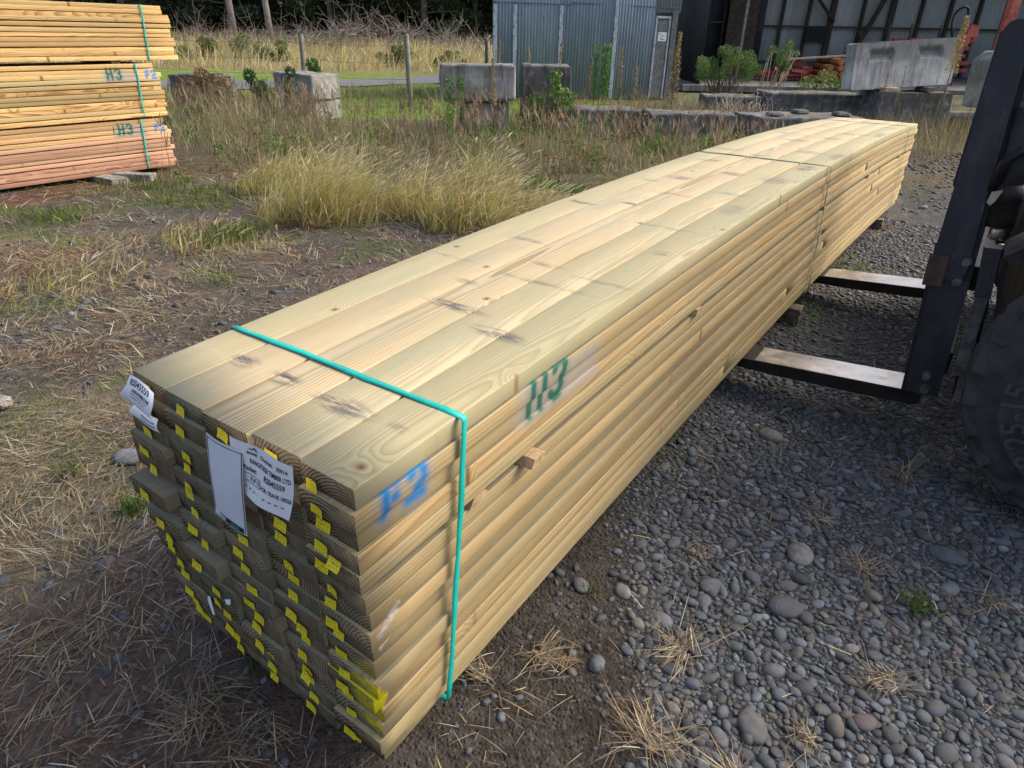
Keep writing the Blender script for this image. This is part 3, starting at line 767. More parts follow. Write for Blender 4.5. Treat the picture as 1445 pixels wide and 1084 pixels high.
# low bearers lying on the soil under the pack
M_OLDWOOD = simple('weathered_wood', (0.17, 0.135, 0.10), 0.9, var=0.4, scale=20, bump=0.004, dark=(0.05, 0.045, 0.04))
M_GREYWOOD = simple('grey_wood', (0.24, 0.225, 0.21), 0.9, var=0.35, scale=20, bump=0.004, dark=(0.08, 0.075, 0.07))
def bearer(name, label, x, y, z, size, rz, mat, cat='timber offcut', group=None):
    mb = MB(); mb.box((0, 0, size[2] / 2), size)
    bmesh.ops.subdivide_edges(mb.bm, edges=mb.bm.edges[:], cuts=4, use_grid_fill=True)
    for v in mb.bm.verts: v.co += Vector((random.uniform(-1, 1), random.uniform(-1, 1), random.uniform(-1, 1))) * 0.004
    o = mb.build(name, mat, None, bevel=0.004)
    o.location = (x, y, z); o.rotation_euler = (0, 0, rz)
    return tag(o, label, cat, group)
bearer('timber_bearer', 'short dark wooden bearer on the gravel under the pack behind the far fork', 0.36, 3.30, 0.0, (0.70, 0.10, 0.09), 0.05, M_OLDWOOD)
bearer('timber_bearer', 'small dark wooden bearer on the ground under the far end of the pack', 0.36, 6.02, 0.0, (0.72, 0.10, 0.075), 0.02, M_OLDWOOD)

# ================================================================== STACKED PACKS AT THE LEFT
M_ORG = wood('pine_amber', (0.66, 0.46, 0.21), (0.54, 0.35, 0.14), (0.24, 0.125, 0.04), green=(0.40, 0.34, 0.17), gmix=0.8, knots=.2, kr=1.5, briv=.5, lwk=1.6)
M_ORGS = wood('pine_amber_stamped', (0.60, 0.42, 0.19), (0.48, 0.31, 0.12), (0.24, 0.125, 0.04), gmix=0.6, knots=.2, kr=1.5, briv=.5, lwk=1.6, paint=(2.55, 0.245, True, True, None, 3.40))
M_PNK = wood('pine_rosy', (0.52, 0.325, 0.215), (0.42, 0.235, 0.155), (0.22, 0.095, 0.06), green=(0.46, 0.35, 0.21), gmix=0.8, knots=.2, kr=1.5, briv=.5, lwk=1.6)
M_PNKS = wood('pine_rosy_stamped', (0.60, 0.39, 0.19), (0.50, 0.30, 0.14), (0.30, 0.15, 0.06), gmix=0.6, knots=.2, kr=1.5, briv=.5, lwk=1.6, paint=(2.53, -0.285, True, True, None, 3.37))
def side_pack(label, z0, z1, yend, ms, mstamp, strap_y, stampz):
    root = thing('timber_pack', label, 'timber pack', (-6.6, 0, z0), 0, 'strapped timber packs stacked at the left edge')
    n = 12; t = (z1 - z0 - 0.012) / n; rg = random.Random(label)
    for i in range(n):
        zc = (i + .5) * t + (0.006 if i > 3 else 0) + (0.006 if i > 7 else 0)
        jx = rg.uniform(-.012, .004); ph = rg.uniform(0, 6)
        tilt = (i / n - .5) * 0.0
        m_ = mstamp if zc + z0 > stampz else ms
        o = board_mesh('board', 0.14, t - (0.0015 if i not in (3, 7) else 0.004), -3.2 + rg.uniform(-.02, .02), yend + rg.uniform(-.02, .03) - (0.06 if i > 9 else 0.0) - 0.012 * (i / n) , lambda y, ph=ph: (0.003 * math.sin(y * 1.1 + ph), 0.004 * math.sin(y * .8 + ph)),
                       [m_, M_ENDP], 24, 0.004, 0.28 + jx, zc, root, yr=rg.uniform(0, 60))
    mb = MB(); mb.box((-0.07, (yend - 3.2) / 2 - 0.01, (z1 - z0) / 2 + .003), (0.552, yend + 3.2 - 0.05, z1 - z0 - 0.008)); 
    o = mb.build('board_core', simple('pine_core', (0.45, 0.31, 0.14), 0.8, var=0.2, scale=5), root)
    zf = lambda y: (0.0, z1 - z0)
    strap_mesh(root, M_STRAP, strap_y + .02, strap_y, strap_y - 0.03, strap_y - .03, zf, -0.352, 0.3545)
    strap_mesh(root, M_STRAP, -1.9, -1.92, -1.95, -1.95, zf, -0.352, 0.3545)
    return root
for a in (('amber timber pack on top of the left stack, two packs beneath it', 1.125, 1.635, 3.84, M_ORG, M_ORG, 3.56, 9),
          ('amber timber pack between the upper and lower packs of the left stack, stamped H3', 0.575, 1.09, 3.61, M_ORG, M_ORGS, 3.37, 0.86),
          ('rosy timber pack at the bottom of the left stack, stamped H3', 0.05, 0.555, 3.59, M_PNK, M_PNKS, 3.29, 0.37)):
    side_pack(*a)
for y, z in ((3.2, 1.09), (0.9, 1.09), (-1.6, 1.09), (3.1, 0.555), (0.8, 0.555), (-1.6, 0.555)):
    bearer('timber_bearer', 'flat dark spacer bearer lying ' + ('under the top pack' if z > 1 else 'under the middle pack') + ' of the left stack', -6.62, y, z, (0.66, 0.09, 0.035 if z > 1 else 0.02), 0.0, M_OLDWOOD, group='spacer bearers between the stacked packs')
for y, lb in ((2.75, 'grey square bearer sticking out under the bottom pack of the left stack'), (-0.5, 'grey square bearer under the middle of the left stack')):
    bearer('timber_bearer', lb, -6.40, y, -0.04, (0.95, 0.17, 0.09), 0.06, M_GREYWOOD)
bearer('broken_offcut', 'broken grey timber offcut lying in the straw left of the pack', -1.86, 0.16, 0.005, (0.20, 0.05, 0.035), 0.35, M_GREYWOOD)
bearer('broken_offcut', 'short grey timber offcut on the soil beside the left stack', -6.02, 2.98, 0.0, (0.42, 0.12, 0.07), 0.5, M_GREYWOOD)

# ================================================================== FORKLIFT
M_NAVY = worn('dark_navy_paint', (0.017, 0.019, 0.028), .48)
M_BLACKM = simple('greasy_black_steel', (0.012, 0.012, 0.013), 0.62, spec=0.35, var=0.5, scale=12, dark=(0.034, 0.032, 0.031), darkscale=6, darkamt=0.5, bump=0.002)
M_STEEL = simple('worn_bright_steel', (0.50, 0.47, 0.43), 0.36, metal=0.85, var=0.25, scale=9, dark=(0.22, 0.18, 0.14), darkscale=4, darkamt=0.7)
M_DULL = simple('dull_grey_steel', (0.13, 0.135, 0.14), 0.5, metal=0.35, var=0.4, scale=16, dark=(0.05, 0.04, 0.035), darkscale=7, darkamt=0.6, bump=0.002)
M_RUST = simple('brown_rust', (0.085, 0.048, 0.036), 0.85, var=0.45, scale=18, dark=(0.03, 0.022, 0.02), darkscale=9, bump=0.003)
M_RUBBER = simple('dusty_tyre_rubber', (0.046, 0.047, 0.052), 0.88, spec=0.2, var=0.3, scale=10, dark=(0.075, 0.073, 0.072), darkscale=5, darkamt=0.25, bump=0.001)
M_RIM = simple('chalky_rim_paint', (0.33, 0.32, 0.29), 0.8, var=0.2, scale=16, dark=(0.07, 0.06, 0.05), darkscale=6, darkamt=0.8, bump=0.003)
M_FORKS = simple('dark_fork_steel', (0.022, 0.02, 0.019), 0.6, metal=0.3, var=0.4, scale=14, bump=0.002)

def build_forklift():
    root = thing('forklift', 'dark forklift at the right edge carrying the long timber pack', 'forklift', (1.342, 2.40, 0), rad(1.2))
    R90x = Matrix.Rotation(rad(90), 4, 'X')
    # forks
    for y0, y1 in ((-0.10, 0.075), (1.36, 1.56)):
        yc, wd = (y0 + y1) / 2, y1 - y0
        mb = MB()
        mb.prism([(-1.30, .118), (-1.28, .108), (-0.5, .118), (0.03, .150), (0.062, .165), (0.065, .74), (0.012, .74), (0.010, .222), (-0.006, .2055), (-0.60, .1645), (-1.29, .124)], 1, y0, y1)
        fk = mb.build('fork', M_FORKS, root, bevel=0.004)
        mb = MB(); mb.prism([(-0.60, .1655), (-0.012, .2060), (0.0085, .2235), (0.0085, .2247), (-0.013, .2072), (-0.60, .1667)], 1, y0 + .004, y1 - .004)
        mb.build('worn_fork_face', M_STEEL, fk)
        mb = MB(); mb.box((0.04, yc, .66), (.07, wd + .03, .10)); mb.build('fork_hook', M_BLACKM, fk, bevel=.006)
    # near mast side: lower carrier plate, navy rail above
    def lean(pts): return pts
    for yc, sgn in ((-0.15, 1), (1.80, -1)):
        near = sgn > 0; n_before = len(root.children)
        mb = MB(); mb.prism([(-.012, .232), (.112, .236), (.075, .80), (-.056, .80)], 1, yc - .010 * sgn, yc + .012 * sgn)
        cp = mb.build('carrier_plate', M_NAVY, root, bevel=0.003)
        mb = MB(); mb.prism([(-.014, .228), (-.002, .229), (-.046, .82), (-.060, .82)], 1, yc - .012 * sgn, yc + .095 * sgn); mb.build('plate_flange', M_BLACKM, cp, bevel=.002)
        mb = MB()
        top = [(-.066, 1.48)] + [(-.030 + .036 * math.cos(rad(a)) * 1.0, 1.488 + .036 * math.sin(rad(a))) for a in range(180, 89, -15)] + [(-.004 + .014 * math.cos(rad(a)), 1.508 + .014 * math.sin(rad(a))) for a in (90, 45, 0)]
        low = [(.060, .74), (.052, .715), (.028, .700), (-.045, .700), (-.054, .715)]
        mb.prism(top + low, 1, yc - .026 * sgn, yc - .0105 * sgn)
        mr_ = mb.build('mast_rail', M_NAVY, root, bevel=0.004)
        mb = MB(); mb.prism([(.012, 1.50), (.030, 1.50), (.082, .70), (.060, .70)], 1, yc - .012 * sgn, yc + .03 * sgn); mb.build('rail_edge', M_BLACKM, mr_, bevel=.002)
        mb = MB(); mb.box((-.032, yc - .031 * sgn, .725), (.062, .012, .112), Matrix.Rotation(rad(-3), 3, 'Y')); mb.build('rusty_pad', M_RUST, cp, bevel=.003)
        for bx, bz in ((.050, .772), (.042, .697), (.052, .318), (.062, .262)):
            mb = MB(); mb.tube([(bx, yc - .009 * sgn, bz), (bx, yc - .034 * sgn, bz)], .0150, 6); mb.tube([(bx, yc - .008 * sgn, bz), (bx, yc - .0135 * sgn, bz)], .0175, 16)
            mb.build('bolt', M_DULL, cp, bevel=.0015)
        # inner channel with bright worn edge, runs full height
        mb = MB(); mb.prism([(.108, .250), (.150, .254), (.118, .62), (.092, .70), (.062, 1.52), (.036, 1.52), (.064, .80)], 1, yc + .02 * sgn, yc + .055 * sgn)
        ic = mb.build('inner_channel', M_BLACKM, root, bevel=.003)
        mb = MB(); mb.prism([(.116, .245), (.140, .247), (.112, .56), (.090, .56)], 1, yc - .002 * sgn, yc + .018 * sgn); mb.build('worn_edge', M_DULL, ic, bevel=.002)
        if not near:
            for o in list(root.children)[n_before:]: o.location.x -= .045
            continue
        # lift chain behind the rail
        ch = MB()
        for k in range(30):
            z = .92 + k * .018; x = .088 - (z - .92) * .095
            ch.box((x, yc + .005 * sgn, z), (.030, .010 if k % 2 else .018, .0195), Matrix.Rotation(rad(-5.5), 3, 'Y'))
        ch.build('lift_chain', M_DULL, root, bevel=.001)
        n_before = len(root.children)
        # tilt cylinder with clamp and hose, hanging bracket bar
        mb = MB(); mb.tube([(.075, yc, 1.28), (.105, yc, .905)], .043, 20); cy = mb.build('hydraulic_cylinder', M_BLACKM, root)
        mb = MB(); mb.tube([(.0935, yc, 1.045), (.0985, yc, .985)], .0475, 20); mb.build('clamp_ring', M_BLACKM, cy)
        mb = MB(); mb.prism([(.050, 1.02), (.080, 1.03), (.068, .990), (.058, .975), (.046, .985)], 1, yc - .0495 * sgn, yc - .046 * sgn); mb.build('worn_edge', M_STEEL, cy)
        mb = MB(); mb.tube([(.105, yc, .91), (.107, yc, .86)], .024, 14); mb.build('piston_rod', M_STEEL, cy)
        mb = MB(); mb.tube([(.05, yc - .02 * sgn, 1.02), (.055, yc - .05 * sgn, 1.11), (.09, yc - .05 * sgn, 1.155), (.16, yc - .03 * sgn, 1.15), (.24, yc, 1.10)], .017, 10)
        mb.build('hose', M_BLACKM, cy)
        mb = MB(); mb.prism([(.083, .835), (.135, .838), (.158, .655), (.108, .650)], 1, yc - .016 * sgn, yc + .002 * sgn)
        br = mb.build('bracket_plate', M_NAVY, root, bevel=.002)
        mb = MB(); mb.prism([(.086, .875), (.108, .878), (.112, .846), (.138, .848), (.138, .832), (.086, .830)], 1, yc - .017 * sgn, yc - .001 * sgn); mb.build('worn_edge', M_STEEL, br, bevel=.001)
        for bx, bz in ((.112, .80), (.122, .735)):
            mb = MB(); mb.tube([(bx, yc - .0155 * sgn, bz), (bx, yc - .019 * sgn, bz)], .0085, 12); mb.build('bolt', M_RUST, br)
        mb = MB(); mb.prism([(.112, .655), (.152, .658), (.158, .50), (.150, .482), (.186, .355), (.134, .340), (.118, .50)], 1, yc - .010 * sgn, yc + .004 * sgn)
        mb.build('bracket_bar', M_DULL, root, bevel=.002)
        for o in list(root.children)[n_before:]: o.location.x += .045
    # carriage cross bars between the sides
    for z in (.36, .70, 1.40):
        mb = MB(); mb.box((.09, .825, z), (.05, 1.86, .09)); mb.build('carriage_bar', M_BLACKM, root, bevel=.004)
    # body
    mb = MB(); mb.prism([(.26, .30), (.26, 1.02), (.31, 1.10), (.62, 1.12), (.62, .42), (.5, .30)], 1, -.16, 1.82); bd = mb.build('front_cowl', simple('dull_dark_panel', (0.011, 0.012, 0.015), .75, spec=.15, var=.25, scale=5), root, bevel=.012)
    mb = MB(); mb.box((1.35, .83, .50), (1.9, 1.25, .42)); mb.build('chassis', M_BLACKM, root, bevel=.02)
    mb = MB(); mb.prism([(1.15, .70), (1.15, 1.12), (1.35, 1.20), (2.5, 1.16), (2.78, 1.02), (2.82, .34), (2.3, .30)], 1, .08, 1.58); mb.build('counterweight', M_NAVY, root, bevel=.04)
    mb = MB(); mb.box((1.02, .83, .95), (.46, .46, .10)); mb.box((1.24, .83, 1.22), (.10, .46, .5)); mb.build('seat', M_RUBBER, root, bevel=.03)
    mb = MB(); mb.tube([(.60, .83, 1.10), (.72, .83, 1.26)], .02, 8); mb.lathe([(.15, -.012), (.165, 0), (.15, .012), (.14, 0), (.15, -.012)], 24, Matrix.Translation((.73, .83, 1.27)) @ Matrix.Rotation(rad(35), 4, 'Y')); mb.build('steering_wheel', M_BLACKM, root)
    gd = MB()
    for y in (.02, 1.64):
        gd.tube([(.50, y, 1.08), (.72, y, 2.15), (2.0, y, 2.18), (2.25, y, 1.05)], .035, 8)
    gd.build('overhead_guard', M_NAVY, root)
    for k in range(6):
        mb = MB(); mb.box((.80 + k * .22, .83, 2.18), (.06, 1.60, .03)); mb.build('guard_bar', M_NAVY, root, bevel=.004)
    # wheels
    def wheel(x, y, r, wd, out, lettered):
        mb = MB()
        hw = wd / 2
        M = Matrix.Translation((x, y, r)) @ Matrix.Rotation(rad(90 if out < 0 else -90), 4, 'X')   # +h looks outwards
        rr = r / .50
        prof = [(.19, -hw + .02), (.30, -hw - .004), (.40, -hw), (.47, -hw + .02), (.497, -hw + .05), (.50, 0), (.497, hw - .05), (.476, hw - .020), (.440, hw - .008), (.402, hw + .001), (.392, hw + .008), (.382, hw + .008), (.372, hw - .001),
                (.345, hw + .004), (.30, hw + .008), (.258, hw + .006), (.240, hw - .002), (.205, hw - .010), (.19, hw - .03)]
        mb.lathe([(p[0] * rr, p[1]) for p in prof], 72, M)
        wh = mb.build('wheel', M_RUBBER, root)
        tr = MB(); n = 24
        for k in range(n):
            a = 2 * math.pi * k / n
            for side in (-1, 1):
                aa = a + (math.pi / n if side > 0 else 0)
                q = tr.box((0, 0, 0), (.046, hw * .84, .112 * rr), taper=None)
                L = Matrix.Translation((0.4745 * rr * math.cos(aa), .4745 * rr * math.sin(aa), side * hw * .44)) @ Matrix.Rotation(aa, 4, 'Z') @ Matrix.Rotation(side * .22, 4, 'X') @ Matrix.Rotation(rad(90), 4, 'X')
                bmesh.ops.transform(tr.bm, matrix=M @ L, verts=q)
        tr.build('tread_lugs', M_RUBBER, wh, bevel=.008)
        mb = MB(); mb.lathe([(.19 * rr, hw - .035), (.205 * rr, hw - .012), (.198 * rr, hw - .008), (.185 * rr, hw - .03), (.155 * rr, hw - .055), (.06 * rr, hw - .05), (.055 * rr, hw - .02), (0.001, hw - .018)], 40, M)
        rim = mb.build('rim', M_RIM, wh)
        for k in range(6):
            a = 2 * math.pi * k / 6 + .2
            mb = MB(); mb.tube([(.115 * rr * math.cos(a), .115 * rr * math.sin(a), hw - .054), (.115 * rr * math.cos(a), .115 * rr * math.sin(a), hw - .030)], .014, 6)
            bmesh.ops.transform(mb.bm, matrix=M, verts=mb.bm.verts); mb.build('wheel_nut', M_RUST, rim)
        if lettered:
            V, F = text_mesh('8.25-15'); wdt = V[:, 0].max(); sz = .098
            for a_mid in (rad(203), rad(23)):
                P = []
                for v in V:
                    t = (v[0] - wdt / 2) * sz; rad_ = .292 + v[1] * sz; a = a_mid - t / .315 
                    P.append(M @ Vector((rad_ * math.cos(a), rad_ * math.sin(a), hw + .0115 - abs(rad_ - .31) * .05)))
                poly_obj('raised_lettering', P, F, M_RUBL, wh)
    wheel(.625, -.35, .465, .24, -1, True); wheel(.625, 2.00, .465, .24, 1, False)
    wheel(2.25, -.02, .36, .20, -1, False); wheel(2.25, 1.68, .36, .20, 1, False)
    mb = MB()
    arc = [(.595 + .60 * math.cos(rad(a)), .475 + .60 * math.sin(rad(a))) for a in range(20, 141, 15)]
    arc2 = [(.595 + .575 * math.cos(rad(a)), .475 + .575 * math.sin(rad(a))) for a in range(140, 19, -15)]
    mb.prism(arc + arc2, 1, -.40, -.16); mb.build('mudguard', M_BLACKM, root, bevel=.004)
    return root
M_RUBL = simple('raised_rubber', (0.062, 0.063, 0.067), 0.8, var=0.2, scale=14)
forklift = build_forklift()

# ================================================================== CONCRETE BLOCKS
M_CL = concrete('pale_concrete', (0.34, 0.335, 0.315), (0.065, 0.063, 0.058), amt=0.6, lichen=0.25)
M_CM = concrete('mid_concrete', (0.20, 0.20, 0.20), amt=0.8, lichen=0.25)
M_CD = concrete('dark_concrete', (0.165, 0.165, 0.165), (0.05, 0.05, 0.05), 0.7, 0.35, warm=0.5)
M_CPALE = concrete('chalky_concrete', (0.55, 0.54, 0.51), (0.12, 0.118, 0.11), amt=0.45, lichen=0.3)
M_CP = concrete('pitted_concrete', (0.36, 0.355, 0.335), (0.06, 0.06, 0.055), amt=0.3, lichen=0.2)
def conc_block(label, s, d, z0, L, D, Hh, mat, yaw=0.0, rough_=0.020, tiltx=0.0, tilty=0.0, slots=False, studs=None, chamfer=0.0, taper=0.0, group='concrete blocks along the back of the yard', hole=None):
    """block with its front lower edge centred on (s, d)"""
    mb = MB(); bm = mb.bm
    if chamfer or taper:
        t = taper; c = chamfer
        mb.prism([(-L / 2, 0), (L / 2, 0), (L / 2 - t, Hh - c), (L / 2 - t - c, Hh), (-L / 2 + t + c, Hh), (-L / 2 + t, Hh - c)], 1, 0, D)
    else:
        mb.box((0, D / 2, Hh / 2), (L, D, Hh))
    if studs:
        for (sx, sy, sw, sh) in studs:
            mb.box((sx, sy, Hh + sh / 2 - .002), (sw, sw, sh), taper=(.72, .72))
    if slots:
        f = [f for f in bm.faces if f.normal.y < -.9 or f.calc_center_median().y < .001][0]
        bmesh.ops.delete(bm, geom=[f], context='FACES')
        xs = [-L / 2, -L * .36, -L * .33, -L * .15, -L * .12, L * .12, L * .15, L * .33, L * .36, L / 2]
        zs = [0, Hh * .60, Hh * .74, Hh * .86, Hh]
        g = [[bm.verts.new((x, 0, z)) for x in xs] for z in zs]
        rec = {(1, 2): 1, (2, 2): 1, (3, 2): 1, (5, 2): 1, (6, 2): 1, (7, 2): 1}
        for j in range(len(zs) - 1):
            for i in range(len(xs) - 1):
                bm.faces.new((g[j][i], g[j][i + 1], g[j + 1][i + 1], g[j + 1][i]))
        for i in (2, 3, 6, 7): g[2][i].co.y += .12
        bmesh.ops.remove_doubles(bm, verts=bm.verts, dist=1e-4)
    bmesh.ops.recalc_face_normals(bm, faces=bm.faces)
    es = [e for e in bm.edges if len(e.link_faces) == 2 and e.calc_face_angle(0) > .6]
    bmesh.ops.bevel(bm, geom=es, offset=.035, segments=3, profile=.5, affect='EDGES', clamp_overlap=True)
    for _ in range(2):
        es = [e for e in bm.edges if e.calc_length() > .16]
        bmesh.ops.subdivide_edges(bm, edges=es, cuts=1 + (_ == 0), use_grid_fill=True)
    bmesh.ops.triangulate(bm, faces=[f for f in bm.faces if len(f.verts) > 4])
    sd0 = abs(hash(label)) % 97 if False else sum(map(ord, label)) % 97
    co = np.array([v.co[:] for v in bm.verts])
    nz = fbm(co[:, 0] * 3 + sd0 + co[:, 1] * 2.1, co[:, 2] * 3 + co[:, 1] * 1.7, 3, 5) - .5
    nz2 = fbm(co[:, 0] * 14 + sd0 + co[:, 1] * 9, co[:, 2] * 14 + co[:, 1] * 11, 2, 6) - .5
    bm.normal_update()
    for v, a, b in zip(bm.verts, nz, nz2): v.co += v.normal * (a * rough_ * 2.2 + b * rough_ * 1.2)
    o = mb.build('concrete_block', mat, None)
    p = W(s, d); o.location = (p.x, p.y, z0)
    o.rotation_euler = (Matrix.Rotation(YAW + rad(yaw), 3, 'Z') @ Matrix.Rotation(rad(tilty), 3, 'Y') @ Matrix.Rotation(rad(tiltx), 3, 'X')).to_euler()
    tag(o, label, 'concrete block', group); return o
conc_block('pale weathered concrete block half buried in rusty weeds at the left of the yard', -6.5, 14.3, -.05, 1.1, .6, .64, M_CM, -12)
conc_block('upper pale concrete block with a small hole, stacked at a corner by the lawn', -4.05, 12.85, .325, 1.15, .62, .42, M_CL, -38, hole=True)
conc_block('lower concrete block carrying the corner block by the lawn', -4.05, 12.88, -.05, 1.15, .60, .37, M_CL, -38)
conc_block('upper pale concrete block streaked with grime, left of the corrugated shed', -.62, 11.05, .515, 1.16, .62, .50, M_CL, 4, taper=0)
conc_block('narrow pale concrete block under the streaked block', -.52, 11.12, -.04, .80, .58, .50, M_CL, 4)
conc_block('grey concrete block behind shrubs, right beside the streaked pair', .46, 11.62, .02, .80, .60, .98, M_CM, 3)
conc_block('low dark concrete block in dead grass before the shed door side', 1.32, 11.25, -.05, 1.30, .60, .45, M_CD, 6)
conc_block('low dark concrete block with weedy top, right of the other low one', 2.70, 10.75, -.05, 1.36, .66, .46, M_CD, 2)
conc_block('dark concrete block behind the bare branches of the green shrub', 3.95, 13.0, -.05, 1.1, .6, .55, M_CD, -4)
conc_block('flat dark concrete block with raised studs on top, close behind the pack', 4.45, 10.6, -.05, 1.75, .85, .46, M_CD, 10, studs=[(-.5, .25, .26, .06), (.1, .55, .26, .06), (.6, .25, .26, .06)])
conc_block('long dark concrete beam block lying behind the studded block', 5.32, 12.85, -.05, 1.75, .62, .64, M_CD, 1)
conc_block('grey sloping concrete block carrying the tipped slotted block', 6.85, 12.3, -.05, 1.42, .75, .72, M_CD, 3, taper=.09)
conc_block('tipped pale concrete block with two lifting slots, highest in the yard', 6.65, 12.55, .735, 1.78, .36, .73, M_CPALE, 4, tilty=-4.0, tiltx=-4, slots=True, rough_=.010)
conc_block('pale chamfered concrete block with pitted face by the forklift mast', 8.86, 12.9, .40, 1.15, .45, .92, M_CP, 2, tilty=0, chamfer=.16, taper=-.06, rough_=.016)
conc_block('thin pale concrete beam laid level under the chamfered block', 8.3, 12.45, .27, 2.6, .22, .10, M_CM, 1, rough_=.006)
conc_block('dark concrete block under the level beam by the forklift mast', 8.6, 12.75, -.05, 1.9, .55, .34, M_CD, 1)
def plank(name, label, s, d, z, size, yaw, mat, cat='timber offcut', tilt=0.0, group=None):
    mb = MB(); mb.box((0, 0, 0), size); o = mb.build(name, mat, None, bevel=.004)
    p = W(s, d); o.location = (p.x, p.y, z); o.rotation_euler = (0, tilt, YAW + rad(yaw)); return tag(o, label, cat, group)
M_CREAM = simple('cream_timber', (0.46, 0.37, 0.24), 0.8, var=0.3, scale=12)
plank('spacer_block', 'cream timber spacer wedged under the left half of the tipped slotted block', 6.42, 12.55, .705, (.26, .40, .055), 2, M_CREAM, 'timber spacer')
plank('spacer_block', 'brown timber spacer wedged under the right end of the tipped slotted block', 7.10, 12.6, .715, (.12, .40, .065), 0, M_OLDWOOD, 'timber spacer')

# ================================================================== CORRUGATED SHED
def corrmat(name, a, b, rust=0.3, white=0.35):
    g = G(name, 0.6, 0.2); p = g.obj(); x, y, z = g.sep(p)
    sh = g.math('FLOOR', g.math('DIVIDE', x, 0.76))
    tone = g.n('TexWhiteNoise', {'W': sh}, noise_dimensions='1D').outputs['Value']
    k = g.mix(g.mr(g.noise(g.scale(p, (6, 6, 1.2)), 1.0, 5.0, .65), .3, .7), a, b)
    k = g.mix(g.math('MULTIPLY', tone, 0.5), k, tuple(v * .55 for v in a))
    st = g.noise(g.scale(p, (22, 22, 0.7)), 1.0, 4.0, .6)
    k = g.mix(g.math('MULTIPLY', g.mr(st, .55, .7), white), k, (0.42, 0.46, 0.52))
    rn = g.noise(g.scale(p, (5, 5, 2.0)), 1.0, 6.0, .75)
    k = g.mix(g.math('MULTIPLY', g.mr(rn, .60, .68), rust), k, (0.16, 0.06, 0.03))
    g.col(k); g.rough(g.mr(rn, .3, .7, .5, .75))
    return g.m
M_BLUEIRON = corrmat('blue_grey_iron', (0.23, 0.29, 0.39), (0.30, 0.365, 0.465), rust=.95, white=.6)
M_GREYIRON = corrmat('dull_grey_iron', (0.46, 0.48, 0.48), (0.60, 0.61, 0.60), rust=.5, white=.5)
M_SHADEIRON = corrmat('shaded_iron', (0.04, 0.045, 0.055), (0.06, 0.065, 0.075), rust=.4, white=.1)  # near-black copy of the iron; the dim bay's shade is in the colour
M_WHITEW = simple('flaking_white_paint', (0.50, 0.53, 0.58), 0.7, var=.25, scale=8, dark=(0.20, 0.21, 0.24), darkscale=12, darkamt=.9)
M_DARKTIM = simple('dark_shed_timber', (0.075, 0.055, 0.042), 0.9, var=.4, scale=9, dark=(0.03, 0.025, 0.02))
M_GREYTIM = simple('weathered_door_board', (0.19, 0.185, 0.18), 0.9, var=.3, scale=14, dark=(0.07, 0.065, 0.06))
def iron(name, s0, d0, s1, d1, z0, z1, mat, parent, pitch=.076, amp=.009):
    """corrugated sheet standing between two ground points; ridges run upwards; solid 1 mm sheet"""
    A, B = W(s0, d0), W(s1, d1); L = (B - A).length; n = int(L / pitch * 6)
    u = np.linspace(0, L, n + 1); off = amp * np.sin(u / pitch * 2 * np.pi)
    V = []
    for th in (0.0, 0.0012):
        for z in (z0, z1): V.append(np.stack([u, off + th, np.full(n + 1, z)], -1))
    V = np.concatenate(V); m = n + 1; i = np.arange(n)
    F = np.concatenate([np.stack([i, i + 1, i + 1 + m, i + m], -1), np.stack([2 * m + i + m, 2 * m + i + 1 + m, 2 * m + i + 1, 2 * m + i], -1),
                        np.stack([m + i, m + i + 1, 3 * m + i + 1, 3 * m + i], -1), np.stack([i, 2 * m + i, 2 * m + i + 1, i + 1], -1)])
    o = mesh_np(name, V, F, mat, parent, smooth=True)
    dv = (B - A).normalized(); M = Matrix.Translation(A) @ Matrix.Rotation(math.atan2(dv.y, dv.x), 4, 'Z')
    o.matrix_parent_inverse = Matrix.Identity(4); o.matrix_local = parent.matrix_world.inverted() @ M if parent else M
    return o
def bar(name, p, q, w_, dpt, mat, parent):
    """straight square-section member between two world points, parented in place"""
    p, q = Vector(p), Vector(q); t = q - p; L = t.length
    mb = MB(); mb.box((0, 0, L / 2), (w_, dpt, L)); o = mb.build(name, mat, None, bevel=.004)
    rot = t.to_track_quat('Z', 'Y').to_matrix().to_4x4()
    if abs(t.normalized().z) > .9: rot = Matrix.Rotation(YAW, 4, 'Z') @ Matrix.Rotation(math.acos(min(1, t.normalized().z)), 4, 'Y') if abs(t.normalized().z) < .999 else Matrix.Rotation(YAW, 4, 'Z')
    M = Matrix.Translation(p) @ rot
    o.parent = parent; o.matrix_local = parent.matrix_world.inverted() @ M if parent else M
    return o
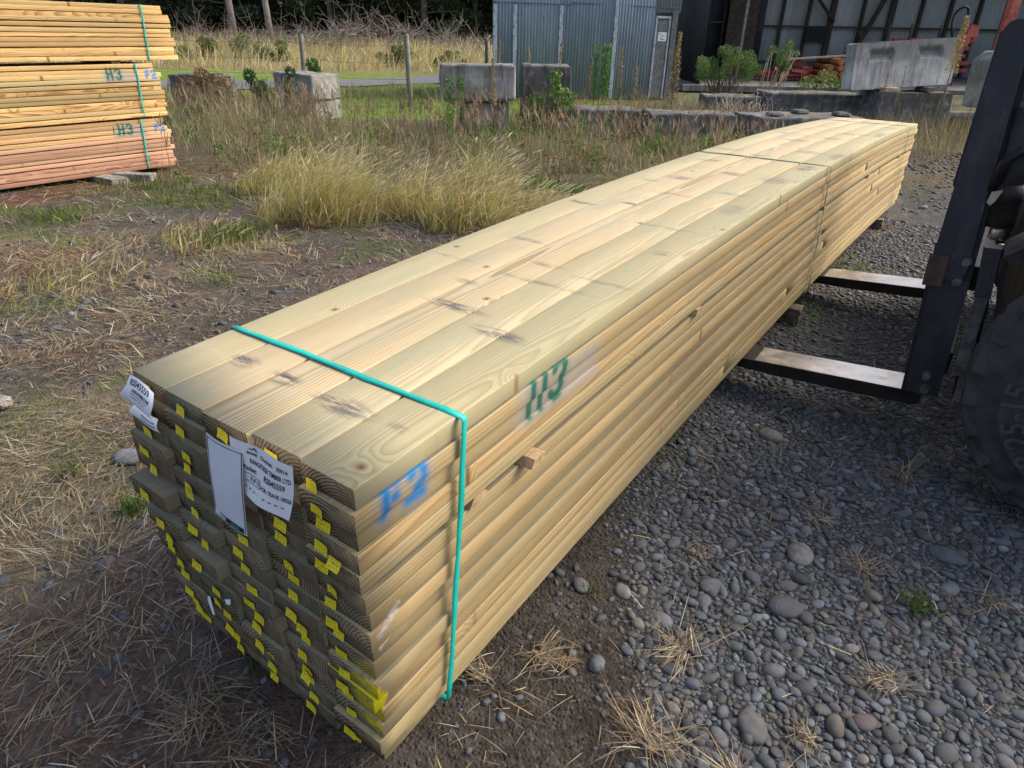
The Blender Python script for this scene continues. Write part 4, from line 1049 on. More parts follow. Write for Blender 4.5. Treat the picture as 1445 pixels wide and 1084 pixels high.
def build_shed():
    root = thing('corrugated_shed', 'small blue grey corrugated iron shed with white battens and narrow door', 'shed', W(1.6, 17.8), 0)
    bpy.context.view_layer.update()
    lo, hi = .04, 2.02
    d0, dm, d1 = 17.55, 17.75, 18.15
    iron('wall', -.60, d0, 2.30, dm, lo, 4.2, M_BLUEIRON, root); iron('wall', 2.30, dm, 3.24, 17.95, lo, 4.2, M_BLUEIRON, root)
    iron('wall', 3.22, 17.94, 3.85, 18.04, 1.93, 4.2, M_BLUEIRON, root)
    bar('lap_strip', W(-.62, d0 - .03, 2.06), W(1.2, d0 + .095, 2.04), .012, .02, M_DULL, root); bar('lap_strip', W(1.2, d0 + .085, 2.08), W(3.84, 17.98, 2.02), .012, .02, M_DULL, root)
    iron('wall', -.62, d0, -.62, 21.0, lo, 4.2, M_BLUEIRON, root); iron('wall', 3.78, d1, 3.78, 21.2, lo, 4.2, M_BLUEIRON, root)
    for s, dd in ((-.57, 17.52), (-.10, 17.555), (.98, 17.63), (2.28, 17.72)):
        bar('batten', W(s, dd - .03, .05), W(s, dd - .03, 2.02 if s < 2 else 4.2), .085, .022, M_WHITEW, root)
    dr = MB(); dr.box((0, 0, .93), (.30, .03, 1.70)); o = dr.build('door', M_GREYTIM, root, bevel=.004)
    M = Matrix.Translation(W(3.44, 17.98)) @ Matrix.Rotation(YAW + rad(8), 4, 'Z'); o.matrix_local = root.matrix_world.inverted() @ M
    def on_door(name, c, size, mat):
        mb = MB(); mb.box(c, size); q = mb.build(name, mat, o, bevel=.002); return q
    on_door('door_frame', (-.165, -.012, .95), (.035, .05, 1.80), M_WHITEW); on_door('door_frame', (.165, -.012, .95), (.035, .05, 1.80), M_WHITEW); on_door('door_frame', (0, -.012, 1.83), (.37, .05, .05), M_WHITEW)
    sg = on_door('notice_sign', (0.01, -.022, 1.42), (.21, .006, .19), M_PAPER)
    for k, (a, b) in enumerate(((-.05, .06), (.02, .08), (-.02, .05), (0.01, .11))):
        mb = MB(); mb.box((a, -.0262, 1.475 - .036 * k), (b, .0012, .014)); mb.build('printed_line', M_INK, sg)
    on_door('latch', (.13, -.024, .95), (.05, .02, .03), M_DULL)
    bar('corner_post', W(3.72, 18.0, 0), W(3.72, 18.0, 1.98), .13, .08, M_GREYTIM, root)
    mb = MB(); mb.prism([(-2.4, 4.2), (2.45, 4.2), (2.45, 4.25), (-2.4, 4.25)], 1, -.15, 3.6); rf = mb.build('roof', M_GREYIRON, root)
    rf.matrix_local = root.matrix_world.inverted() @ Matrix.Translation(W(1.6, 17.6)) @ Matrix.Rotation(YAW, 4, 'Z')
    return root
shed = build_shed()

def build_barn():
    root = thing('open_shed', 'big open fronted shed with dark timber frame and grey iron back wall', 'open shed', W(12, 26), 0)
    bpy.context.view_layer.update()
    db = 29.0
    iron('back_wall', 8.9, db, 22, db, .1, 5.0, M_GREYIRON, root)
    iron('back_wall', 5.6, 27.3, 8.9, 27.3, .1, 5.0, M_SHADEIRON, root)
    iron('side_wall', 5.4, 21.5, 5.4, 27.3, .1, 5.0, M_SHADEIRON, root); iron('side_wall', 22, 19, 22, db, .1, 5.0, M_GREYIRON, root)
    mb = MB(); mb.box((0, 0, 0), (1.05, .06, 4.6)); o = mb.build('wooden_partition', M_DARKTIM, root)
    o.matrix_local = root.matrix_world.inverted() @ Matrix.Translation(W(7.95, 26.8, 2.4)) @ Matrix.Rotation(YAW, 4, 'Z')
    for s in (8.95, 10.05, 11.05, 11.95, 13.1, 14.2, 15.3, 16.4, 17.5, 18.6, 19.7):
        bar('wall_stud', W(s, db - .12, 0), W(s, db - .12, 5.0), .11 if s not in (8.95, 11.95, 14.2) else .20, .12, M_DARKTIM, root)
    for z in (.62, 1.84, 3.0, 4.2):
        bar('wall_girt', W(8.8, db - .2, z), W(21.9, db - .2, z + .02), .12, .06, M_DARKTIM, root)
    for s in (5.6, 6.15, 6.7, 7.35): bar('wall_stud', W(s, 27.1, 0), W(s, 27.1, 5), .09, .09, M_DARKTIM, root)
    for z in (1.9, 2.9): bar('wall_girt', W(5.5, 27.0, z), W(7.4, 27.0, z), .09, .06, M_DARKTIM, root)
    bar('wall_brace', W(10.9, db - .3, 3.1), W(12.0, db - .3, 2.02), .14, .08, M_DARKTIM, root)
    bar('wall_brace', W(13.0, db - .3, 1.0), W(14.3, db - .3, 4.2), .16, .10, M_DARKTIM, root)
    mb = MB(); mb.box((0, 0, 0), (.85, .03, .52)); o = mb.build('dark_window', simple('window_black', (0.02, 0.025, 0.025), .7), root)  # flat black panel standing in for the darkness of a window
    o.matrix_local = root.matrix_world.inverted() @ Matrix.Translation(W(11.45, db - .28, 1.58)) @ Matrix.Rotation(YAW, 4, 'Z')
    bar('front_post', W(6.6, 22.0, 0), W(6.6, 22.0, 5), .07, .07, M_GREYTIM, root)
    for s in (13.2, 17.6): bar('front_post', W(s, 20.5, 0), W(s, 20.5, 5), .16, .16, M_DARKTIM, root)
    mb = MB(); mb.prism([(-7.2, 5.0), (10.6, 5.0), (10.6, 5.08), (-7.2, 5.08)], 1, -1.6, 4.0); rf = mb.build('roof', M_GREYIRON, root)  # unseen roof, cut short so more sky light reaches inside
    rf.matrix_local = root.matrix_world.inverted() @ Matrix.Translation(W(12, 26)) @ Matrix.Rotation(YAW, 4, 'Z')
    mb = MB(); mb.box((0, 0, 0), (17.5, 8.5, .16)); fl = mb.build('floor_slab', M_CD, root)
    fl.matrix_local = root.matrix_world.inverted() @ Matrix.Translation(W(13.6, 25.4, .10)) @ Matrix.Rotation(YAW, 4, 'Z')
    return root
barn = build_barn()

# things stored in the open shed
M_REDST = simple('red_primed_steel', (0.48, 0.115, 0.085), 0.6, var=.35, scale=7, dark=(0.12, 0.035, 0.03), darkscale=4, darkamt=.8)
M_REDD = simple('dark_red_steel', (0.34, 0.055, 0.045), 0.6, var=.35, scale=7, dark=(0.06, 0.02, 0.02))
M_BARKO = simple('orange_log_bark', (0.36, 0.16, 0.065), 0.9, var=.4, scale=12, dark=(0.07, 0.035, 0.02), bump=.006)
rg = random.Random(9)
for k in range(30):
    u, v = rg.uniform(-1, 1), rg.random()
    zz = .30 + v * .52 * (1 - abs(u) * .75)
    mb = MB(); L = rg.uniform(.35, .75); w_ = rg.uniform(.12, .22)
    mb.prism([(-w_ / 2, 0), (w_ / 2, 0), (w_ / 2, .10), (w_ / 2 - .012, .10), (w_ / 2 - .012, .012), (-w_ / 2 + .012, .012), (-w_ / 2 + .012, .10), (-w_ / 2, .10)], 0, -L / 2, L / 2)
    o = mb.build('steel_channel', M_REDST if rg.random() < .7 else M_REDD, None)
    p = W(9.05 + u * .85, 24.3 + rg.uniform(-.3, .3)); o.location = (p.x, p.y, zz)
    o.rotation_euler = (rg.uniform(-.6, .6) + (math.pi if rg.random() < .5 else 0), rg.uniform(-.45, .45), YAW + rg.uniform(-.9, .9))
    tag(o, 'short red steel channel tossed on the jumbled red heap in the open shed', 'steel channel', 'red steel channels heaped in the open shed')
k = 0
for row, n in enumerate((6, 5, 4, 2)):
    for i in range(n):
        r = rg.uniform(.085, .115)
        mb = MB(); mb.tube([(0, -.9, 0), (0, -.3, .01), (0, .9, 0)], [r * .97, r, r * .95], 12)
        o = mb.build('short_log', M_BARKO, None); p = W(10.35 + (i - (n - 1) / 2) * .215, 24.2 + rg.uniform(-.08, .08))
        o.location = (p.x, p.y, .28 + row * .175); o.rotation_euler = (0, rg.uniform(0, 3), YAW + rg.uniform(-.05, .05))
        tag(o, 'short orange brown log in the round stack beside the red steel heap', 'log', 'short logs stacked in the open shed')
plank('long_plank', 'long pale plank laid across the red heap and the log stack', 9.9, 24.0, .92, (2.75, .20, .05), 2, M_CREAM, 'plank', tilt=-.07)
for k in range(5):
    plank('steel_beam', ['dark red steel beam at the bottom of the rack behind the tipped block', 'second lowest dark red steel beam of the rack behind the tipped block', 'middle dark red steel beam of the rack behind the tipped block', 'second highest dark red steel beam of the rack behind the tipped block', 'topmost dark red steel beam of the rack behind the tipped block'][k],
          13.0 + rg.uniform(-.1, .1), 23.5, .62 + k * .21, (2.6, .16, .10), 2, M_REDD, 'steel beam', group='dark red steel beams on the rack')
for k in range(2):
    plank('steel_beam', ('lower' if k == 0 else 'upper') + ' short red steel beam by the left edge of the tipped slotted block', 11.25, 24.6, 1.02 + k * .16, (.75, .14, .09), 0, M_REDD, 'steel beam', group='short red steel beams on the bench')
def bench():
    root = thing('steel_rack', 'dark steel rack holding the red beams in the open shed', 'rack', W(12.2, 23.6), 0); bpy.context.view_layer.update()
    for s in (11.0, 12.2, 13.9):
        for d in (23.3, 24.7): bar('rack_leg', W(s, d, .1), W(s, d, 1.9 if s > 11.5 else .97), .07, .07, M_DARKTIM, root)
    bar('rack_shelf', W(10.8, 24.6, .93), W(11.8, 24.6, .93), .3, .05, M_DARKTIM, root)
    for k in range(5): bar('rack_arm', W(12.2, 23.5, .54 + k * .21), W(13.9, 23.5, .54 + k * .21), .05, .05, M_DARKTIM, root)
bench()
mb = MB(); mb.prism([(-.16, 0), (.10, 0), (.14, .25), (.30, .28), (.30, .55), (.05, .62), (-.02, .30), (-.16, .26)], 1, -.06, .06)
o = mb.build('red_bracket', M_REDST, None, bevel=.01); p = W(13.4, 22.4); o.location = (p.x, p.y, 1.30); o.rotation_euler = (0, 0, YAW); tag(o, 'bright red steel bracket standing on the rack beside the forklift mast', 'bracket')
mb = MB(); mb.box((0, 0, 1.25), (.22, .18, 2.5)); mb.box((0, -.02, .04), (.4, .3, .04)); o = mb.build('red_post', M_REDST, None, bevel=.01); p = W(12.05, 18.6); o.location = (p.x, p.y, 0.1); o.rotation_euler = (0, 0, YAW); tag(o, 'red steel post rising behind the top of the forklift mast', 'steel post')
o.scale = (1, 1, 1.3)
mb = MB(); pts = [(.34 * math.cos(a) * .7, 0.05 * math.sin(3 * a), .42 * math.sin(a)) for a in np.linspace(-.6, 4.2, 22)]
mb.tube([Vector(p) for p in pts], .035, 8); o = mb.build('coiled_hose', M_BLACKM, None); p = W(13.4, 22.9); o.location = (p.x, p.y, 1.95); o.rotation_euler = (0, 0, YAW); tag(o, 'black hose loop hanging above the red beams', 'hose')
M_BLUEP = simple('blue_plastic', (0.03, 0.16, 0.50), .45, var=.2, scale=9); M_BLUEL = simple('pale_blue_sheet', (0.40, 0.52, 0.74), .5, var=.2, scale=9)
t = thing('blue_crate', 'blue crate with pale sheets in the gap beside the tipped slotted block', 'crate', W(9.0, 16.3, .62), YAW)
mb = MB(); mb.box((0, 0, .02), (.62, .45, .04)); mb.build('crate_base', M_BLUEL, t); mb = MB()
for x in (-.30, .30):
    for y in (-.21, .21): mb.box((x, y, .15), (.03, .03, .26))
mb.box((0, -.21, .27), (.63, .03, .03)); mb.box((0, .21, .27), (.63, .03, .03)); mb.build('crate_frame', M_BLUEP, t, bevel=.003)
mb = MB(); mb.box((-.1, 0, .13), (.35, .40, .16)); mb.build('pale_sheets', M_BLUEL, t, bevel=.01)
plank('support_table', 'grey board trestle under the blue crate', 9.0, 16.3, .30, (1.0, .6, .62), 0, M_GREYWOOD, 'trestle')

# ================================================================== FENCE
M_POST = simple('lichened_post', (0.20, 0.195, 0.17), .9, var=.3, scale=10, dark=(0.09, 0.09, 0.07), bump=.005)
M_WIRE = simple('fence_wire', (0.16, 0.16, 0.155), .6, metal=.5, var=.2)
posts = [(-9.6, 18.0, 1.25, 0, 'leftmost'), (-4.78, 16.1, 1.33, .03, 'lichen yellowed'), (-2.28, 15.05, 1.36, -.015, 'plain'), (-.93, 21.2, 1.28, 0, 'far')]
lab = {'leftmost': 'grey fence post behind the left weeds beyond the timber stack', 'lichen yellowed': 'leaning fence post with yellow lichened top behind the corner block', 'plain': 'slim grey fence post standing alone on the lawn edge', 'far': 'dark fence post beyond the streaked block beside the shed wall'}
for s, d, h, ln, key in posts:
    mb = MB(); z = H(s, d)
    mb.tube([(0, 0, -.2), (ln * .4, 0, h * .5), (ln, 0, h - .03), (ln, 0, h)], [.062, .058, .054, .042], 12)
    o = mb.build('fence_post', M_POST, None); p = W(s, d, z); o.location = p; o.rotation_euler = (0, 0, YAW); tag(o, lab[key], 'fence post', 'fence posts along the lawn')
for k, h in enumerate((1.18, .86, .55)):
    mb = MB()
    pts = []
    for (a, b) in zip(posts[:2], posts[1:3]):
        for t in np.linspace(0, 1, 8): pts.append(W(a[0] + (b[0] - a[0]) * t, a[1] + (b[1] - a[1]) * t - .06, h - .04 * math.sin(math.pi * t)))
    mb.tube([p for i, p in enumerate(pts) if i != 8], .0035, 5)
    o = mb.build('fence_wire', M_WIRE, None); tag(o, ['topmost', 'middle', 'lowest'][k] + ' thin wire strung between the grey fence posts', 'wire', 'fence wires')

# ================================================================== LOOSE STONES
def ico(sub):
    bm = bmesh.new(); bmesh.ops.create_icosphere(bm, subdivisions=sub, radius=1.0)
    V = np.array([v.co[:] for v in bm.verts]); F = np.array([[v.index for v in f.verts] for f in bm.faces]); bm.free(); return V, F
M_STONE = G('river_stone', 0.72, 0.22)
def _stone():
    g = M_STONE; c = g.attr('col').outputs['Color']; p = g.pos()
    n = g.noise(p, 70.0, 4.0, .6)
    c = g.mix(1.0, c, g.ramp(n, [(.3, .72), (.7, 1.25)]), 'MULTIPLY')
    v = g.n('TexWave', {'Vector': p, 'Scale': 9.0, 'Distortion': 12.0, 'Detail': 2.0}).outputs[1]
    c = g.mix(g.math('MULTIPLY', g.mr(v, .985, 1.0, 0, .35), g.mr(g.noise(p, 13.0, 2.0), .58, .66)), c, (.4, .4, .4))
    up = g.sep(g.n('NewGeometry').outputs['Normal'])[2]
    c = g.mix(g.math('MULTIPLY', g.mr(g.noise(p, 24.0, 4.0), .42, .66), .65), c, (.080, .071, .061))
    g.col(c); g.rough(g.mr(n, .3, .7, .6, .85)); g.bump(g.noise(p, 260.0, 3.0), .25, .002)
_stone(); M_STONE = M_STONE.m
ICO1, ICOF1 = ico(1); ICO2, ICOF2 = ico(2)
def stones(name, pts, r, hi, flat=(.30, .56), sink=.44):
    """one mesh of many rounded stones; pts (n,2), r (n,)"""
    BV, BF = (ICO2, ICOF2) if hi else (ICO1, ICOF1)
    n = len(r); m = len(BV)
    var = []
    for k in range(10):
        q = BV.copy(); f = np.ones(m)
        for _ in range(5):
            dv = rng.normal(size=3); dv /= np.linalg.norm(dv); f += rng.uniform(-.14, .12) * np.clip(q @ dv, -.2, 1)
        var.append(q * f[:, None])
    var = np.array(var)[rng.integers(0, 10, n)]
    sc = np.stack([np.ones(n) * 1.18, rng.uniform(.62, .95, n), rng.uniform(flat[0], flat[1], n)], -1) * r[:, None]
    q = var * sc[:, None, :]
    a, t, t2 = rng.uniform(0, 2 * np.pi, n), rng.normal(0, .2, n), rng.normal(0, .2, n)
    def rot(q, i, j, a):
        c, s_ = np.cos(a)[:, None], np.sin(a)[:, None]; x, y = q[:, :, i].copy(), q[:, :, j].copy()
        q[:, :, i] = c * x - s_ * y; q[:, :, j] = s_ * x + c * y
    rot(q, 0, 2, t); rot(q, 1, 2, t2); rot(q, 0, 1, a)
    q[:, :, 0] += pts[:, 0, None]; q[:, :, 1] += pts[:, 1, None]
    q[:, :, 2] += (height(pts[:, 0], pts[:, 1]) + sc[:, 2] * (1 - 2 * sink) * rng.uniform(.7, 1.25, n))[:, None]
    lum = np.exp(rng.normal(0, .27, n)); base = np.array([.084, .094, .108])
    col = base * lum[:, None]
    k = rng.random(n); col[k < .13] = (np.array([.125, .115, .102]) * lum[:, None])[k < .13]; col[k > .994] = np.array([.19, .20, .21])
    g_ = (k > .14) & (k < .22); col[g_] = (np.array([.095, .115, .115]) * lum[:, None])[g_]
    r_ = (k > .22) & (k < .235); col[r_] = (np.array([.115, .09, .095]) * lum[:, None])[r_]
    col = np.clip(col, .03, .45)
    V = q.reshape(-1, 3); F = (BF[None] + (np.arange(n) * m)[:, None, None]).reshape(-1, 3)
    return mesh_np(name, V, F, M_STONE, smooth=True, attrs={'col': np.repeat(col, m, 0)})
def throw(n, x0, x1, y0, y1, dens, rmed, rsig, rmin, rmax, overlap=.82):
    """dart throwing, big stones first; dens(x,y) -> acceptance 0..1"""
    r = np.sort(np.clip(rmed * np.exp(rng.normal(0, rsig, n)), rmin, rmax))[::-1]
    x = rng.uniform(x0, x1, n); y = rng.uniform(y0, y1, n)
    ok = rng.random(n) < dens(x, y); x, y, r = x[ok], y[ok], r[ok]
    cell = rmax * 2.0; grid = {}; keep = []
    for i in range(len(r)):
        cx_, cy_ = int(x[i] / cell), int(y[i] / cell); good = True
        for a in (-1, 0, 1):
            for b in (-1, 0, 1):
                for (qx, qy, qr) in grid.get((cx_ + a, cy_ + b), ()):
                    dd = (qx - x[i]) ** 2 + (qy - y[i]) ** 2
                    if dd < (overlap * (qr + r[i])) ** 2: good = False; break
                if not good: break
            if not good: break
        if good: grid.setdefault((cx_, cy_), []).append((x[i], y[i], r[i])); keep.append(i)
    return np.stack([x[keep], y[keep]], -1), r[keep]
def under(x, y): return 1.0
dn = lambda x, y: gravel_z(x, y) * (0.35 + .65 * sstep(.30, .42, fbm(x * 2.2, y * 2.2, 3, 41)))
P1, R1 = throw(210000, .45, 2.9, -.4, 2.6, dn, .0062, .46, .0036, .030, .76)
o = stones('gravel', P1, R1, True); tag(o, 'blue grey river gravel spread right of the pack', 'gravel', kind='stuff')
P2, R2 = throw(90000, .3, 4.2, 2.5, 6.5, lambda x, y: dn(x, y) * .9, .0088, .46, .005, .035, .76)
o = stones('far_gravel', P2, R2, False); tag(o, 'grey gravel around and beyond the forks', 'gravel', kind='stuff')
P3, R3 = throw(9000, .3, 5.0, 6.4, 11.5, lambda x, y: .35 * patch(x, y, .8, 43, .4, .6), .022, .4, .012, .06)
P4, R4 = throw(9500, -4.5, 1.2, -1.2, 5.0, lambda x, y: (1 - gravel_z(x, y)) * (.10 + .75 * patch(x, y, .9, 91, .48, .60) + .2 * patch(x, y, 2.5, 17, .5, .62)), .0105, .5, .005, .045)
o = stones('scattered_stones', np.r_[P3, P4], np.r_[R3, R4], False, flat=(.35, .6), sink=.42); tag(o, 'small stones scattered over the bare soil', 'stones', kind='stuff')
# the large stones that stand out one by one
for lab_, s, d, r, c in (('large pale flat stone in the gravel nearest the forklift tyre', .94, 1.61, .050, (.17, .175, .17)), ('large dark grey flat stone in the middle of the gravel', .815, 1.385, .047, (.085, .09, .10)),
                         ('broad rounded grey stone at the lower edge of the gravel', .60, 1.02, .042, (.11, .112, .118)), ('smooth blue grey stone beside the bare soil patch', .62, 1.47, .036, (.11, .12, .14)),
                         ('purple grey oval stone low in the gravel', .88, 1.03, .030, (.105, .085, .09)), ('flat dark stone halfway up the right gravel', 1.42, 1.62, .050, (.075, .085, .105)),
                         ('pale rounded stone on the bare soil by the pack', .34, 1.43, .026, (.17, .17, .17)), ('grey stone alone on the bare soil near the pack end', .22, 1.45, .030, (.13, .13, .135)),
                         ('long pale stone lying in the gravel below the near fork', 1.08, 2.32, .050, (.15, .145, .135)), ('flat grey stone in the straw left of the pack end', -1.45, 2.05, .06, (.15, .155, .17))):
    q = ICO2.copy()
    for _ in range(6):
        dv = rng.normal(size=3); dv /= np.linalg.norm(dv); q = q * (1 + rng.uniform(-.15, .12) * np.clip(q @ dv, -.1, 1))[:, None]
    q = q * np.array([1.2, .85, .34]) * r
    o = mesh_np('stone', q, ICOF2, M_STONE, smooth=True, attrs={'col': np.tile(np.array(c), (len(q), 1))})
    o.location = WG(s, d, r * .12); o.rotation_euler = (rng.uniform(-.1, .1), rng.uniform(-.1, .1), rng.uniform(0, 3)); tag(o, lab_, 'stone', 'large stones on the ground')

# ================================================================== GRASS AND WEEDS
M_VEG = vegmat('blade', .42); M_STRAW = vegmat('straw', .15, .8); M_LEAF = vegmat('leaf', .35, .55, .3)
def blades(P, L, Wd, az, lean, curl, col, k=3, fat=.9):
    n = len(L); az = np.asarray(az); ca, sa = np.cos(az), np.sin(az)
    tw = az + rng.uniform(-.9, .9, n); wv = np.stack([-np.sin(tw), np.cos(tw), np.zeros(n)], -1)
    pos_ = np.array(P, float); V = np.zeros((n, k + 1, 2, 3)); C = np.zeros((n, k + 1, 2, 3))
    prof = np.interp(np.linspace(0, 1, k + 1), [0, .35, .75, 1], [.8, 1, .65, .08])
    for j in range(k + 1):
        if j:
            th = lean + curl * (j / k); st = L / k
            pos_ = pos_ + np.stack([np.sin(th) * ca * st, np.sin(th) * sa * st, np.cos(th) * st], -1)
        V[:, j, 0] = pos_ - wv * (Wd * prof[j] / 2)[:, None]; V[:, j, 1] = pos_ + wv * (Wd * prof[j] / 2)[:, None]
        C[:, j] = (np.asarray(col) * 1.0)[:, None, :]
    b = (np.arange(n) * (k + 1) * 2)[:, None]; j = np.arange(k)[None] * 2
    F = np.stack([b + j, b + j + 1, b + j + 3, b + j + 2], -1).reshape(-1, 4)
    return V.reshape(-1, 3), F, C.reshape(-1, 3)
def join(parts):
    V, F, C, o = [], [], [], 0
    for v, f, c in parts: V.append(v); F.append(f + o); C.append(c); o += len(v)
    return np.concatenate(V), np.concatenate(F), np.concatenate(C)
def pal(n, cols, sig=.25):
    cols = np.array(cols); c = cols[rng.integers(0, len(cols), n)] * np.exp(rng.normal(0, sig, n))[:, None]
    return np.clip(c, 0.01, .6)
def scatter(n, s0, s1, d0, d1, dens=None):
    s = rng.uniform(s0, s1, n); d = rng.uniform(d0, d1, n)
    x = CX + s * RX + d * NX; y = CY + s * RY + d * NY
    if dens is not None:
        ok = rng.random(n) < dens(x, y, s, d); x, y = x[ok], y[ok]
    return np.stack([x, y, height(x, y)], -1)
def clear_pack(x, y): return ~((x > -.02) & (x < .72) & (y > -.02) & (y < 6.86))
STRAW = [(.40, .32, .20), (.34, .24, .135), (.45, .39, .28), (.27, .185, .105), (.31, .27, .21), (.22, .19, .155)]
GREY = [(.26, .22, .165), (.20, .165, .12), (.32, .27, .20)]
GRN = [(.085, .15, .028), (.12, .18, .04), (.065, .11, .03), (.16, .18, .05)]
def up(P, dz): P = P.copy(); P[:, 2] += dz; return P
def litter():
    parts = []
    # flattened straw over the soil at the left and in front
    def dens(x, y, s, d):
        f = (.30 + .70 * sstep(.36, .58, fbm(x * 1.3, y * 1.3, 4, 51))) * (1 - .88 * bare_soil(x, y)); f = f * (.25 + .75 * sstep(.3, .55, fbm(x * 4, y * 4, 2, 52)))
        return f * (1 - .93 * gravel_z(x, y)) * clear_pack(x, y)
    for n, box, L, wd in ((36000, (-2.4, .9, .35, 2.9), (.02, .11), .0026), (34000, (-4.6, .5, 2.7, 5.6), (.03, .14), .0042), (18000, (-6.5, 3.5, 5.4, 8.5), (.05, .18), .0065)):
        P = scatter(n, *box, dens); m = len(P)
        # tufts share a direction so the straw lies in swirls
        az = 2 * np.pi * fbm(P[:, 0] * 1.6, P[:, 1] * 1.6, 2, 77) * 2 + rng.normal(0, .8, m)
        parts.append(blades(up(P, rng.uniform(.001, .012, m)), rng.uniform(*L, m), wd * rng.uniform(.6, 1.5, m), az, np.full(m, 1.25) + rng.normal(0, .14, m), rng.normal(.28, .22, m), pal(m, STRAW, .38) * .66))
    # short upright bits and fine green shoots
    P = scatter(17000, -4.5, 1.2, .4, 7.0, lambda x, y, s, d: (.05 + .95 * sstep(.54, .66, fbm(x * 1.4, y * 1.4 + 4, 4, 81)) * (.12 + .88 * sstep(1.6, 3.2, d))) * (1 - .9 * bare_soil(x, y)) * (1 - .85 * gravel_z(x, y)) * clear_pack(x, y)); m = len(P)
    parts.append(blades(P, rng.uniform(.02, .075, m), rng.uniform(.002, .005, m), rng.uniform(0, 6.3, m), rng.uniform(.1, .9, m), rng.uniform(0, .8, m), pal(m, GRN)))
    V, F, C = join(parts); o = mesh_np('straw_litter', V, F, M_STRAW, attrs={'col': C}); tag(o, 'flattened dry straw and green shoots over the soil', 'dry grass', kind='stuff')
    # a few bits across the gravel
    parts = []
    P = scatter(2600, -.2, 4.5, .6, 6.5, lambda x, y, s, d: gravel_z(x, y) * (.25 + .75 * patch(x, y, 1.6, 23, .5, .62)) * clear_pack(x, y)); m = len(P)
    parts.append(blades(up(P, rng.uniform(.012, .03, m)), rng.uniform(.02, .10, m), rng.uniform(.0015, .004, m), rng.uniform(0, 6.3, m), np.full(m, 1.4), rng.normal(.2, .2, m), pal(m, STRAW, .35)))
    P = scatter(14000, .2, 5.0, 2.2, 8.5, lambda x, y, s, d: patch(x, y, 1.3, 29, .55, .66) * (y > 2.4) * clear_pack(x, y)); m = len(P)
    parts.append(blades(P, rng.uniform(.02, .07, m), rng.uniform(.003, .006, m), rng.uniform(0, 6.3, m), rng.uniform(.3, 1.2, m), rng.uniform(0, .6, m), pal(m, GRN + [(.16, .07, .03), (.13, .05, .03), (.25, .2, .1)], .3)))
    V, F, C = join(parts); o = mesh_np('gravel_weeds', V, F, M_STRAW, attrs={'col': C}); tag(o, 'straw bits and low weeds growing through the gravel', 'weeds', kind='stuff')
litter()
def tuft(name, label, s, d, n, L, wd, cols, lean=(.9, 1.5), group=None, cat='grass tuft', spread=.02, az0=None, mat=None):
    az = rng.choice(rng.uniform(0, 6.3, rng.integers(4, 7)), n) + rng.normal(0, .42, n)
    if spread < .1: spread = min(spread, .022)
    P = np.stack([rng.normal(0, spread, n), rng.normal(0, spread, n), np.full(n, .008)], -1)
    V, F, C = blades(P, L[0] + (L[1] - L[0]) * rng.random(n) ** 1.6, wd * rng.uniform(.6, 1.4, n), az, rng.uniform(lean[0], lean[1], n) - .25, rng.normal(.35, .5, n), pal(n, cols, .36) * (.78 if cols[0] == STRAW[0] else 1), 5)
    o = mesh_np(name if spread < .1 else 'green_grass_patch', V, F, mat or M_STRAW, attrs={'col': C}); o.location = WG(s, d, .004 if 'green' not in name else -.004)
    if spread >= .1: return tag(o, label, 'grass', kind='stuff')
    return tag(o, label, cat, group)
DRY = 'dry grass tufts lying on the gravel and soil'
for i, (lab_, s, d, n, L) in enumerate((
        ('dry straw tuft on the gravel just left of the green tuft', 1.11, 1.55, 60, .13), ('dry tuft on the gravel nearest the right frame edge', 1.45, 1.44, 40, .12), ('sprawling dry tuft where soil meets gravel', .47, 1.24, 90, .22),
        ('dry tuft in the gravel below the near fork heel', 1.07, 1.78, 55, .14), ('flat wide dry tuft beside the forklift tyre', 1.50, 2.05, 80, .22), ('long dry tuft low in the right gravel', 1.00, 1.15, 70, .16),
        ('dry tuft at the bottom right of the gravel', .72, .97, 45, .12), ('dry tuft on bare soil closest to the pack side', .10, 1.19, 90, .15), ('large splayed dry tuft at the bottom of the bare soil', .34, .96, 110, .20),
        ('small dry tuft under the pack corner strap', -.06, 1.12, 60, .12), ('thin dry tuft under the near end of the pack', -.28, 1.10, 70, .14), ('dry tuft with reddish stems beside the bottom gravel edge', .52, .88, 70, .17),
        ('dry tuft on the gravel edge left of the flat stone', .62, 1.62, 40, .10), ('bleached dry tuft in the left straw near the offcut', -1.75, 2.25, 90, .2), ('tangled dry tuft at the lower left of the yard', -.75, 1.0, 110, .18), ('brown dry tuft left of the pack end', -1.05, 1.62, 120, .22))):
    tuft('dry_grass_tuft', lab_, s, d, int(n * 1.3), (L * .15, L * .85), .0023, STRAW if i != 11 else STRAW + [(.25, .10, .10)], (1.25, 1.72), DRY, spread=.018 + .02 * (n > 80))
